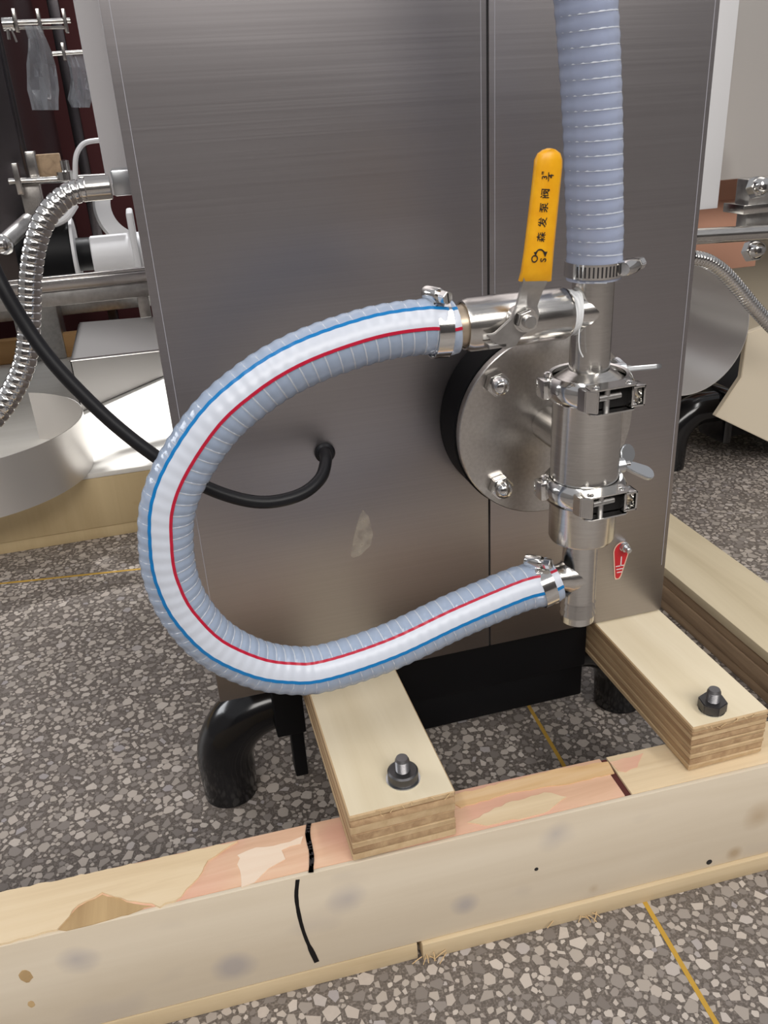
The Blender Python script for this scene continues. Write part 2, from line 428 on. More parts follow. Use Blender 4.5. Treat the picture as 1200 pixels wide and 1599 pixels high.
def strip(p, q, wd, name):
    p, q = V(p), V(q); M = frame((p + q) / 2, (0, 0, 1), q - p); L = (q - p).length / 2
    b = BM(); box(b, (-L, -wd / 2, -0.003), (L, wd / 2, 0.0004), 0, M); o = obj(name, b, 'brass_strip', kind='structure'); return o
strip((0.361, -0.46, 0), (0.4215, 0.62, 0), 0.0048, 'trim_1')
strip((-0.60, 0.792, 0), (0.42, 0.635, 0), 0.0055, 'trim_2')

# ------------------------------------------------------------------ pallet: front beam
ZB = 0.197           # top of the blocks, underside of the cabinet
ZT = 0.143           # top of the front beam
BY = lambda x: -0.1905 - 0.0300 * x          # front face of the beam
ang = math.atan(-0.0300)
BM_ = Matrix.Translation((0, -0.1905, 0)) @ Matrix.Rotation(ang, 4, 'Z')   # local x along the beam, y into the scene
BI = BM_.inverted()
beam = thing('pallet_beam', 'long pale timber pallet beam in the foreground with black marker lines', 'beam', (0.15, -0.165, 0))
b = BM(); box(b, (-0.62, 0.004, 0.022), (0.9, 0.057, ZT - 0.004), 0.001, BM_); obj('core', b, 'beam_core', beam)
b = BM(); box(b, (-0.62, 0.0, 0.022), (0.9, 0.0045, ZT - 0.0005), 0.0008, BM_); obj('front_board', b, 'beam_front', beam)
b = BM(); box(b, (-0.62, -0.0005, 0.0), (0.138, 0.057, 0.0212), 0.0012, BM_); obj('bottom_batten', b, 'beam_core', beam)
b = BM(); box(b, (0.142, -0.004, 0.0), (0.9, 0.057, 0.0212), 0.0012, BM_); obj('bottom_batten', b, 'beam_core', beam)
def bl(px, py, z=ZT): return BI @ atz(px, py, z)
xs0, xs1 = bl(958, 1215).x, bl(978, 1215).x
b = BM(); box(b, (-0.62, 0.0046, ZT - 0.004), (xs0, 0.057, ZT), 0.0006, BM_); obj('top_board', b, 'beam_top', beam)
b = BM(); box(b, (xs0 + 0.007, 0.0046, ZT - 0.004), (0.9, 0.057, ZT), 0.0006, BM_); obj('top_board', b, 'veneer_cream', beam)
b = BM(); box(b, (xs0 - 0.002, 0.005, ZT - 0.0044), (xs0 + 0.009, 0.0565, ZT - 0.0025), 0, BM_); obj('saw_cut', b, 'saw_cut', beam)
def veneer(name, pts, mat, th=0.0009, jag=0.0012):
    p = [bl(*q) for q in pts]; out = []
    for a, c in zip(p, p[1:] + p[:1]):
        n = max(1, int((c - a).length / 0.006))
        for k in range(n):
            q = a.lerp(c, k / n); out.append((q.x + random.uniform(-jag, jag) * (k > 0), min(0.0568, max(0.0003, q.y + random.uniform(-jag, jag) * (k > 0)))))
    b = BM(); prism(b, out, ZT - 0.0004, ZT + th, BM_); obj(name, b, mat, beam)
veneer('torn_veneer', [(-150, 1428), (372, 1315), (325, 1345), (310, 1372), (283, 1402), (250, 1418), (238, 1412), (200, 1408), (160, 1395), (122, 1415), (90, 1453), (-150, 1518)], 'veneer_cream', 0.0016)
veneer('bare_patch', [(92, 1452), (122, 1417), (160, 1397), (198, 1409), (238, 1415), (190, 1430), (132, 1450)], 'veneer_hole', 0.0003)
veneer('torn_veneer', [(371, 1336), (400, 1324), (440, 1318), (474, 1306), (470, 1318), (440, 1328), (446, 1342), (428, 1352), (410, 1366), (398, 1378), (377, 1386)], 'veneer_white', 0.0006, 0.002)
veneer('torn_veneer', [(690, 1246), (880, 1200), (950, 1190), (960, 1208), (900, 1222), (800, 1238), (720, 1262)], 'veneer_amber', 0.0008)
veneer('torn_veneer', [(730, 1285), (790, 1255), (850, 1238), (885, 1245), (850, 1270), (760, 1290)], 'veneer_cream', 0.0007)
veneer('red_stain', [(952, 1190), (985, 1183), (1005, 1176), (996, 1198), (978, 1206), (966, 1204)], 'beam_top', 0.0003)
def mark_poly(name, P, nrm, wd, mat, parent, th=0.0004):
    P = [V(p) for p in P]; nrm = V(nrm).normalized(); t = bmesh.new(); L, R = [], []
    for i, p in enumerate(P):
        d = (P[min(i + 1, len(P) - 1)] - P[max(0, i - 1)]).normalized(); s = d.cross(nrm).normalized() * wd(i) / 2
        L.append(t.verts.new(p + s + nrm * th)); R.append(t.verts.new(p - s + nrm * th))
    for i in range(len(P) - 1): t.faces.new((L[i], L[i + 1], R[i + 1], R[i]))
    bmesh.ops.solidify(t, geom=t.faces[:], thickness=-th * 0.9)
    b = BM(); join(b, t); return obj(name, b, mat, parent)
def onfront(px, py):
    d = ray(px, py); n = BM_.to_3x3() @ V((0, -1, 0)); o = BM_ @ V((0, 0, 0)); return CAM_POS + d * ((o - CAM_POS).dot(n) / d.dot(n))
nf = BM_.to_3x3() @ V((0, -1, 0))
pts, _ = spline([onfront(*q) for q in ((465, 1373), (463, 1400), (468, 1432), (478, 1465), (495, 1502))], 18)
mark_poly('marker_line', pts, nf, lambda i: 0.0034 + 0.0014 * (i > 13) + random.uniform(-0.0003, 0.0003), 'marker_black', beam)
pts, _ = spline([atz(483, 1286, ZT), atz(481, 1305, ZT), atz(487, 1335, ZT), atz(486, 1364, ZT)], 10)
mark_poly('marker_line', pts, (0, 0, 1), lambda i: 0.0042 + random.uniform(-0.0004, 0.0004), 'marker_black', beam, 0.0011)
for q, r in (((1108, 1346), 0.0032), ((838, 1357), 0.002)):
    b = BM(); cyl(b, r, -0.002, 0.0004, frame(onfront(*q), nf), 14); obj('nail_hole', b, 'gap_dark', beam)
for q, r in (((40, 1524), 0.0065), ((49, 1568), 0.0035)):
    b = BM(); M = frame(onfront(*q), nf, (1, 0, 0))
    prism(b, [(r * 0.7 * (1 + 0.3 * random.random()) * math.cos(a), r * (1 + 0.3 * random.random()) * math.sin(a)) for a in [2 * math.pi * k / 14 for k in range(14)]], -0.001, 0.0003, M); obj('knot', b, 'veneer_hole', beam)
for k in range(14):
    x = random.choice((random.uniform(0.14, 0.165), random.uniform(0.26, 0.34))); p = BM_ @ V((x, -0.005, random.uniform(0.002, 0.012)))
    d = V((random.uniform(-0.012, 0.012), -random.uniform(0.001, 0.008), -0.004)); q = p + d; q.z = max(0.0012, q.z)
    b = BM(); tube(b, [p, p.lerp(q, 0.5) + V((0, -0.001, 0.002)), q], 0.0005, 5); obj('splinter', b, 'splinter', beam)

# ------------------------------------------------------------------ plywood blocks with bolts
def ply_block(x0, x1, y0, y1, z0, z1, label, n):
    t = thing('plywood_block', label, 'wood block', ((x0 + x1) / 2, (y0 + y1) / 2, z0), 'plywood blocks carrying the cabinet')
    z = z1; hs = [random.uniform(0.75, 1.25) for _ in range(n)]; s = (z1 - z0) / sum(hs)
    for k in range(n):
        h = hs[k] * s; e = lambda: random.uniform(0, 0.0012) if k else 0.0
        b = BM(); box(b, (x0 + e(), y0 + e(), z - h + 0.0006), (x1 - e(), y1, z), 0.0006 if k else 0.0012, seg=1)
        # ragged sawn front edge
        for v in b.verts:
            if v.co.y < y0 + 0.004: v.co.y += random.uniform(-0.0006, 0.0006)
        for f in b.faces: f.material_index = 1 if (k == 0 and f.normal.z > 0.9) else 0
        obj('ply', b, ['ply_dark' if k % 2 == 1 else 'ply_light', 'plywood_face'], t); z -= h
    for k in range(8):
        x = random.uniform(x0 + 0.005, x1 - 0.005); p = V((x, y0, z1 - random.uniform(0, 0.006)))
        b = BM(); tube(b, [p, p + V((random.uniform(-0.003, 0.003), -0.002, 0.002)), p + V((random.uniform(-0.006, 0.006), -0.004, 0.001))], 0.00035, 4); obj('splinter', b, 'splinter', t)
    return t
ply_block(0.0845, 0.181, -0.193, 0.30, ZT + 0.0018, ZB, 'left plywood block under the cabinet, in front of the black elbow foot', 7)
ply_block(0.4195, 0.5025, -0.189, 0.30, ZT + 0.0018, ZB, 'right plywood block under the cabinet, below the earth sticker', 9)
def stud_bolt(x, y, z, label, hexnut):
    t = thing('stud_bolt', label, 'bolt', (x, y, z), 'dark bolts through the plywood blocks'); o = V((x, y, z))
    b = BM(); cyl(b, 0.0155 if not hexnut else 0.0125, 0.0, 0.0012, frame(o, (0, 0, 1)), 32); obj('washer', b, 'zinc', t)
    b = BM(); M = frame(o, (0, 0, 1), (math.cos(0.35), math.sin(0.35), 0))
    if hexnut: prism(b, hexa(0.0138), 0.0012, 0.0118, M, 0.0008)
    else:
        lathe(b, [(0.0066, 0.0012), (0.0132, 0.0012), (0.0138, 0.002), (0.0138, 0.0095), (0.0122, 0.0108), (0.0066, 0.0108)], M, 36, close=True)
    obj('nut', b, 'dark_bolt', t)
    b = BM(); prof = [(0, 0)]; z_ = 0.0
    while z_ < 0.0215: prof += [(0.0066, z_), (0.0058, z_ + 0.00085)]; z_ += 0.0017
    prof += [(0.0064, 0.022), (0.0052, 0.0245), (0, 0.0248)]; lathe(b, prof, M, 24); obj('threaded_stud', b, 'worn_stud', t)
bp1 = atz(630, 1216, ZB); bp2 = atz(1112, 1108, ZB)
stud_bolt(bp1.x, bp1.y, ZB, 'dark bolt with round nut and washer on the left plywood block', False)
stud_bolt(bp2.x, bp2.y, ZB, 'dark bolt with hexagonal nut on the right plywood block', True)

# side beam of the pallet, running into the depth
sb = thing('pallet_beam', 'pale timber pallet beam running back beside the cabinet, right of the plywood blocks', 'beam', (0.745, 0.3, 0))
b = BM(); box(b, (0.690, -0.125, 0.0), (0.798, 1.05, 0.018), 0.001); obj('plank', b, 'beam_side', sb)
b = BM(); box(b, (0.688, -0.125, 0.0185), (0.800, 1.05, 0.042), 0.001); obj('plank', b, 'beam_side', sb)
b = BM(); box(b, (0.690, -0.125, 0.0425), (0.799, 1.05, 0.060), 0.001); obj('plank', b, 'beam_side', sb)
b = BM(); box(b, (0.687, -0.125, 0.0605), (0.800, 1.05, 0.0755), 0.001); obj('plank', b, 'pale_beam', sb)

# ------------------------------------------------------------------ the machine cabinet
XL, XR, XS = -0.006, 0.502, 0.2905
ZC = 0.199; ZTOP = 1.25
cab = thing('machine_cabinet', 'tall brushed stainless steel machine cabinet on the plywood blocks', 'machine', (0.25, 0.2, ZC))
b = BM(); box(b, (XL + 0.002, 0.003, ZC), (XR - 0.002, 0.5, ZTOP), 0.001); obj('body', b, 'brushed_steel', cab)
b = BM(); box(b, (XL, 0.0, ZC), (XS - 0.0009, 0.0026, ZTOP), 0.0009); obj('back_panel', b, 'brushed_steel', cab)
b = BM(); box(b, (XS + 0.0009, 0.0, ZC), (XR, 0.0026, ZTOP), 0.0009); obj('back_panel', b, 'brushed_steel', cab)
b = BM(); box(b, (XS - 0.0011, 0.0018, ZC), (XS + 0.0011, 0.0032, ZTOP)); obj('panel_gap', b, 'gap_dark', cab)
for x, w_ in ((XS - 0.0062, 0.0004), (XS + 0.0058, 0.0004), (XL + 0.0072, 0.0004), (XR - 0.0052, 0.0005)):
    b = BM(); box(b, (x, -0.0002, 0.56 if XL + 0.01 < x < XR - 0.01 else ZC + 0.06), (x + w_, 0.0004, ZTOP)); obj('film_edge', b, 'film_line', cab)
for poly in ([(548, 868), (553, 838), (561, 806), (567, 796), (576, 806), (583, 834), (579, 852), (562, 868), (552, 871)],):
    q = [at(x, y, 0.0) for x, y in poly]; b = BM(); prism(b, [(p.x, p.z) for p in q], 0.00002, 0.0001, frame((0, 0, 0), (0, -1, 0), (1, 0, 0))); obj('painted_reflection', b, 'reflection_paint', cab)  # thin decal painting a flame-shaped light reflection onto the panel
# raised housing on the cabinet's left side
hb = at(160, 268, 0.2); 
b = BM(); box(b, (-0.0295, 0.2, at(180, 305, 0.2).z), (XL + 0.001, 0.42, ZTOP), 0.002); obj('side_housing', b, 'painted_grey', cab)
# base frame in black paint
b = BM(); box(b, (0.183, 0.016, 0.131), (0.4175, 0.30, 0.1965), 0.002); box(b, (0.183, 0.022, 0.084), (0.4175, 0.30, 0.1305), 0.002); obj('base_frame', b, 'black_matt', cab)
def elbow(parent, xf, yf, sgn, xin, name='elbow_foot', zc=0.120, r=0.0335, R=0.070):
    pts = [V((xf, yf, 0.001)), V((xf, yf, zc - R))]
    for k in range(1, 13):
        a = math.pi / 2 * k / 12; pts.append(V((xf + sgn * R * (1 - math.cos(a)), yf, zc - R + R * math.sin(a))))
    pts.append(V((xin, yf, zc)))
    b = BM(); tube(b, pts, lambda i: r * (0.95 if i == 0 else 1), 32); return obj(name, b, 'black_gloss', parent)
elbow(cab, -0.011, 0.092, 1, 0.083)
elbow(cab, 0.512, 0.092, -1, 0.418, zc=0.110)
b = BM(); box(b, (0.068, 0.078, 0.008), (0.0835, 0.10, 0.198), 0.002); obj('bracket', b, 'black_matt', cab)
b = BM(); box(b, (0.050, 0.045, 0.10), (0.0835, 0.13, 0.198), 0.002); obj('bracket', b, 'black_matt', cab)
b = BM(); box(b, (0.405, 0.06, 0.06), (0.4175, 0.125, 0.16), 0.002); obj('bracket', b, 'black_matt', cab)
# cable grommet
g = at(507, 706, 0.0)
b = BM(); lathe(b, [(0.0045, 0.006), (0.0075, 0.006), (0.0096, 0.0035), (0.0096, 0), (0.0045, 0)], frame(g, (0, -1, 0)), 28, close=True); obj('cable_grommet', b, 'black_rubber', cab)
# earth sticker with its symbol and terminal bolt
def sticker():
    M = frame((0.4440, -0.0002, 0.2745), (0, -1, 0), (1, 0, 0))
    def drop(k):
        e = 0.0014 * (1 - k) / 0.16
        top = [(0.0012 + (0.0102 - e) * math.cos(a), 0.0130 + (0.0112 - e) * math.sin(a)) for a in [math.pi * q / 16 for q in range(17)]]
        return top + [(-0.0058 + e, -0.0185), (-0.0042 + e, -0.0225 + e), (0.0012 - e, -0.0225 + e), (0.0032 - e, -0.0185)]
    b = BM(); prism(b, drop(1.0), 0, 0.0003, M); s = obj('earth_sticker', b, 'sticker_pale', cab, 'pale-edged red sticker with earth symbol')
    b = BM(); prism(b, drop(0.84), 0.0003, 0.0005, M); obj('red_field', b, 'sticker_red', s)
    b = BM()
    box(b, (0.0006, -0.006, 0.0005), (0.0018, 0.006, 0.0008), 0, M)
    for i, (wd, y) in enumerate(((0.0100, -0.0055), (0.0080, -0.0095), (0.0060, -0.0135))): box(b, (-wd / 2, y - 0.0005, 0.0005), (wd / 2, y + 0.0005, 0.0008), 0, M)
    obj('earth_symbol', b, 'ptfe_tape', s)
    o = V((0.4476, 0, 0.2925)); M = frame(o, (0, -1, 0))
    b = BM(); cyl(b, 0.0056, 0, 0.0014, M, 24); prism(b, hexa(0.0054), 0.0014, 0.0060, M, 0.0005)
    cyl(b, 0.0032, 0.006, 0.0125, M, 18, 0.0008); obj('earth_bolt', b, 'zinc', cab)
sticker()
# conduit connector on the left side
b = BM(); p = at(170, 265, 0.13); q = at(205, 311, 0.13)
box(b, (p.x + 0.001, 0.12, q.z + 0.004), (XL + 0.001, 0.165, p.z), 0.002); obj('conduit_box', b, 'zinc', cab)

# power cable
cp = [at(507, 706, 0.0) + V((0, 0.001, 0)), at(508, 709, -0.014), at(509, 722, -0.032), at(500, 748, -0.048), at(470, 772, -0.058), at(420, 784, -0.062), at(370, 778, -0.062), at(310, 755, -0.06), at(245, 714, -0.055), at(185, 668, -0.05), at(130, 617, -0.045), at(80, 563, -0.04), at(40, 508, -0.035), at(0, 440, -0.03), at(-40, 350, -0.02), at(-110, 190, 0.0), at(-200, -40, 0.05)]
pts, _ = spline(cp, 140)
b = BM(); tube(b, pts, 0.0056, 16); obj('power_cable', b, 'black_rubber', None, 'black rubber power cable looping from the grommet in the steel panel to the left', 'cable')

# flexible conduit on the left
def conduit(path, r, name, label, pitch=0.0070, connector=True):
    pts, L = spline(path, 60); n = int(L / pitch)
    c = thing(name, label, 'conduit', pts[0])
    pts, L = spline(path, n * 10 + 1)
    prof = (1.0, 1.015, 1.02, 1.02, 1.02, 1.02, 1.015, 1.0, 0.93, 0.93)
    b = BM(); tube(b, pts, lambda i: r * prof[i % 10], 20); obj('spiral_tube', b, 'polished_steel', c)
    if connector:
        d = (pts[1] - pts[0]).normalized(); b = BM(); cyl(b, r * 1.06, -0.001, 0.022, frame(pts[0], d), 24, 0.001); obj('end_sleeve', b, 'turned_steel', c)
    return c
conduit([at(172, 292, 0.14), at(140, 295, 0.14), at(108, 304, 0.14), at(78, 330, 0.135), at(58, 372, 0.13), at(48, 430, 0.125), at(46, 500, 0.12), at(40, 560, 0.115), at(20, 610, 0.11), at(-12, 655, 0.105), at(-60, 700, 0.1), at(-130, 735, 0.1), at(-220, 730, 0.12)], 0.0102, 'flexible_conduit', 'bright spiral metal conduit arching down beside the cabinet at left')

# ------------------------------------------------------------------ pipework: flange, chamber, tees, valve
AX, AY = 0.3275, -0.125
fl = thing('pump_flange', 'round steel pump flange with black spacer bolted to the cabinet', 'flange', (AX, 0, 0.467))
FC = V((AX + 0.001, 0, 0.4665)); MF = frame(FC, (0, -1, 0), (1, 0, 0))
b = BM(); cyl(b, 0.0885, 0.0003, 0.041, MF, 96, 0.001); obj('spacer', b, 'black_spacer', fl)
b = BM(); cyl(b, 0.087, 0.0412, 0.0505, MF, 96, 0.0008); obj('plate', b, 'flange_steel', fl)
for k in range(4):
    a = math.radians(47 + 90 * k); q = FC + V((0.0707 * math.cos(a), -0.0505, 0.0707 * math.sin(a)))
    M = frame(q, (0, -1, 0), (math.cos(0.3 + k), 0, math.sin(0.3 + k)))
    b = BM(); prism(b, hexa(0.0115), 0.0, 0.0085, M, 0.0007); nut = obj('hex_nut', b, 'polished_steel', fl)
    b = BM(); lathe(b, [(0.0085, 0.0085), (0.0085, 0.012), (0.0072, 0.0155), (0.0045, 0.0178), (0, 0.0186)], M, 24); obj('dome_cap', b, 'polished_steel', nut)

MZ = lambda z: frame((AX, AY, z), (0, 0, 1), (1, 0, 0))
ch = thing('valve_chamber', 'short wide steel check valve chamber between the two clamps', 'pipe fitting', (AX, AY, 0.44))
b = BM(); lathe(b, [(0, 0.437), (0.0305, 0.437), (0.0305, 0.4405), (0.0287, 0.4465), (0.0287, 0.516), (0.0305, 0.5225), (0.0305, 0.5268), (0, 0.5268)], MZ(0), 64); obj('barrel', b, 'turned_steel', ch)
b = BM(); cyl(b, 0.0165, 0.02, 0.0742, frame((FC.x, AY, 0.4690), (0, 1, 0)), 40); obj('inlet_stub', b, 'turned_steel', ch)
ut = thing('pipe_tee', 'upper steel pipe tee between clear hose, ball valve and clamp', 'pipe fitting', (AX, AY, 0.53))
b = BM(); lathe(b, [(0, 0.5272), (0.0305, 0.5272), (0.0305, 0.5315), (0.019, 0.539), (0.0163, 0.5405), (0.0163, 0.640), (0, 0.640)], MZ(0), 56); obj('run', b, 'turned_steel', ut)
b = BM(); lathe(b, [(0.0138, -0.006), (0.0138, 0.002), (0.0142, 0.005), (0.0152, 0.0075), (0.0162, 0.012), (0.0162, 0.02)], frame((0.3075, AY, 0.5880), (1, 0, 0)), 40); obj('branch', b, 'turned_steel', ut)
b = BM()
for k in range(5):
    x = 0.3025 + 0.0022 * k; n = 36; pts = [V((x + 0.0016 * math.sin(a * 2 + k), AY + (0.0163 + 0.0006 * math.sin(3 * a + k)) * math.cos(a), 0.588 + (0.0163 + 0.0006 * math.sin(5 * a + k)) * math.sin(a))) for a in [2 * math.pi * i / n for i in range(n + 1)]]
    tube(b, pts, 0.0016, 6, False)
pts, _ = spline([V((0.3095, AY - 0.0150, 0.578)), V((0.3085, AY - 0.0165, 0.570)), V((0.3095, AY - 0.017, 0.562)), V((0.3125, AY - 0.017, 0.556))], 14); tube(b, pts, 0.0006, 5)
obj('thread_tape', b, 'ptfe_tape', ut, 'white wrapped thread tape')
lt = thing('pipe_tee', 'lower steel pipe tee with hose barb hanging below the bottom clamp', 'pipe fitting', (AX, AY, 0.30))
b = BM(); lathe(b, [(0, 0.4366), (0.0305, 0.4366), (0.0305, 0.433), (0.0286, 0.427), (0.0286, 0.3905), (0.0276, 0.3885), (0.0157, 0.3880), (0.0157, 0.3265), (0.0165, 0.3235), (0.0150, 0.3230), (0.0165, 0.3165), (0.0150, 0.3160), (0.0165, 0.3095), (0.0150, 0.3090), (0.0152, 0.302), (0.0135, 0.3005), (0.0128, 0.303), (0, 0.303)], MZ(0), 56); obj('run', b, 'turned_steel', lt)
b = BM(); lathe(b, [(0.0105, 0.0), (0.0118, 0.002), (0.0118, 0.012), (0.0122, 0.0145), (0.0135, 0.018), (0.0156, 0.0215), (0.0156, 0.033)], frame((0.294, AY, 0.3500), (1, 0, 0)), 36); obj('branch', b, 'turned_steel', lt)

# ball valve
VZ = 0.5880
bv = thing('ball_valve', 'steel ball valve with yellow printed lever between loop hose and tee', 'valve', (0.26, AY, VZ))
MX = lambda x: frame((x, AY, VZ), (1, 0, 0), (0, 0, 1))
b = BM(); lathe(b, [(0.0166, 0.004), (0.0172, 0.0), (0.0186, 0.0), (0.0203, 0.004), (0.0203, 0.0815), (0.0186, 0.0852), (0.0150, 0.0855), (0.015, 0.08)], MX(0.2195), 64); obj('body', b, 'turned_steel', bv)
b = BM(); lathe(b, [(0.0125, -0.006), (0.0150, -0.006), (0.0158, 0.0005), (0.0167, 0.001), (0.0167, 0.02), (0.0125, 0.02)], MX(0.2195), 48, close=True); obj('insert_ring', b, 'brass_insert', bv)
b = BM(); lathe(b, [(0.0, -0.02), (0.0125, -0.02), (0.0125, 0.02), (0, 0.02)], MX(0.2195), 32); obj('hose_nipple', b, 'turned_steel', bv)
PV = at(822, 500, -0.158)
b = BM(); cyl(b, 0.0085, 0.017, 0.027, frame((PV.x, AY, PV.z), (0, -1, 0)), 28); obj('stem_boss', b, 'turned_steel', bv)
def lever():
    yl = -0.1525
    # hub plate with the stop tab
    def P(px, py): q = at(px, py, yl - 0.0015); return (q.x, q.z)
    hub = [P(760, 522), P(772, 520), P(797, 497), P(806, 478), P(838, 473), P(842, 490), P(838, 510), P(815, 524), P(805, 540), P(788, 545), P(768, 533)]
    M = frame((0, yl, 0), (0, -1, 0), (1, 0, 0))
    b = BM(); prism(b, hub, 0, 0.003, M, 0.0006)
    # bent-down stop tab
    p = at(770, 528, yl); box(b, (p.x - 0.004, yl - 0.003, p.z - 0.0075), (p.x + 0.010, yl + 0.008, p.z - 0.004), 0.0006, None)
    # arm that rises and steps out to the grip
    path = [(at(822, 478, yl - 0.0015), 0.0165), (at(826, 466, yl - 0.003), 0.0165), (at(830, 452, yl - 0.009), 0.0175), (at(835, 440, yl - 0.0135), 0.0185), (at(838, 400, yl - 0.0145), 0.0165), (at(844, 340, yl - 0.0145), 0.0165)]
    t = bmesh.new(); A = []
    side = V((0.99, 0, -0.10)).normalized()
    for i, (c, wd) in enumerate(path):
        d = (path[min(i + 1, len(path) - 1)][0] - path[max(0, i - 1)][0]).normalized(); n = side.cross(d).normalized()
        if n.y > 0: n = -n
        A.append([t.verts.new(c + side * wd * 0.5 * sx + n * 0.0015 * sy) for sx, sy in ((-1, -1), (1, -1), (1, 1), (-1, 1))])
    for a, c in zip(A, A[1:]):
        for k in range(4): t.faces.new((a[k], a[(k + 1) % 4], c[(k + 1) % 4], c[k]))
    t.faces.new(A[0][::-1]); t.faces.new(A[-1]); bmesh.ops.recalc_face_normals(t, faces=t.faces); join(b, t)
    lv = obj('lever', b, 'dull_steel', bv)
    # yellow sleeve
    yg = yl - 0.0145
    def G(px, py, dy=0.0): return at(px, py, yg + dy)
    rows = [(811, 860, 439, 0.004), (812, 860, 436, 0.0030), (815, 861, 424, 0.0005), (820, 864, 390, 0), (826, 869, 340, 0), (832, 874, 290, 0), (835, 877, 262, 0), (836, 877, 250, 0), (841, 874, 240, 0), (849, 866, 234, 0), (856, 860, 232.5, 0)]
    t = bmesh.new(); R = []
    for (l, r, y, dy) in rows:
        a, c = G(l, y, dy), G(r, y - 1.0, dy); th = 0.0042; ins = min(0.003, (c - a).length * 0.3); u = (c - a).normalized()
        ring = [a + V((0, th * 0.4, 0)), a + V((0, -th * 0.4, 0)), a + u * ins + V((0, -th, 0)), c - u * ins + V((0, -th, 0)), c + V((0, -th * 0.4, 0)), c + V((0, th * 0.4, 0)), c - u * ins + V((0, th, 0)), a + u * ins + V((0, th, 0))]
        R.append([t.verts.new(q) for q in ring])
    for a, c in zip(R, R[1:]):
        for k in range(8): t.faces.new((a[k], a[(k + 1) % 8], c[(k + 1) % 8], c[k]))
    t.faces.new(R[0][::-1]); t.faces.new(R[-1]); bmesh.ops.recalc_face_normals(t, faces=t.faces)
    b = BM(); join(b, t); gr = obj('grip', b, 'yellow_vinyl', lv, 'yellow vinyl grip with black print', ang=50)
    # print: the characters run up the grip
    yp = yg - 0.0045
    def glyph(name, body, px, py, size, rot=90):
        c = bpy.data.curves.new('txt', 'FONT'); c.body = body; c.size = size; c.align_x = 'CENTER'; c.align_y = 'CENTER'; c.extrude = 0.0002
        o = bpy.data.objects.new('txt', c); COL.objects.link(o)
        bpy.context.view_layer.update()
        me = bpy.data.meshes.new_from_object(o.evaluated_get(bpy.context.evaluated_depsgraph_get()))
        bpy.data.objects.remove(o); bpy.data.curves.remove(c)
        q = at(px, py, yp); up = (G(855, 260) - G(836, 420)).normalized(); right = up if rot == 90 else V((1, 0, 0))
        z = V((0, -1, 0)); right = (right - z * right.dot(z)).normalized(); yv = z.cross(right)
        M = Matrix((right, yv, z)).transposed().to_4x4(); M.translation = q
        me.transform(Matrix.Translation(-OFF[bv.name]) @ M); me.name = name; me.materials.clear(); me.materials.append(MATS['print_black'])
        for f in me.polygons: f.material_index = 0
        oo = bpy.data.objects.new(name, me); COL.objects.link(oo); oo.parent = lv
    for ch_, py in (('森', 370), ('发', 347), ('泵', 324), ('阀', 302)):
        glyph('printed_character', ch_, 853 - (py - 302) * 0.095, py, 0.0068)
    glyph('printed_character', '3', 851.5, 277, 0.0055); glyph('printed_character', '4', 861.5, 275, 0.0055); glyph('printed_character', '"', 852, 270, 0.006)
    b = BM(); q0 = at(857, 283, yp); q1 = at(857.6, 269, yp); tube(b, [q0, q1], 0.0003, 6); obj('printed_character', b, 'print_black', lv)
    glyph('printed_character', 'O', 836, 404, 0.0068); glyph('printed_character', 'S', 849.5, 406, 0.0062)
    pts, _ = spline([at(838, 394, yp), at(841, 390.5, yp), at(846, 390, yp), at(851, 394, yp)], 12)
    b = BM(); tube(b, pts, 0.0005, 6); q = at(852, 396, yp); prism(b, [(-0.0016, 0.0012), (0.0016, 0.0012), (0, -0.0022)], -0.0002, 0.0002, frame(q, (0, -1, 0), (1, 0, 0)))
    q = at(837, 395.5, yp); prism(b, [(-0.0013, 0.0009), (0.0013, 0.0009), (0, -0.0018)], -0.0002, 0.0002, frame(q, (0, -1, 0), (1, 0, 0))); obj('printed_arrow', b, 'print_black', lv)
    # spindle nut
    M = frame((PV.x, yl - 0.003, PV.z), (0, -1, 0), (1, 0, 0.3)); b = BM(); cyl(b, 0.0092, 0, 0.0012, M, 28); prism(b, hexa(0.0085), 0.0012, 0.0072, M, 0.0006); n = obj('spindle_nut', b, 'polished_steel', bv)
    b = BM(); cyl(b, 0.0048, 0.0, 0.0105, M, 20, 0.0006); obj('spindle', b, 'dull_steel', n)
lever()

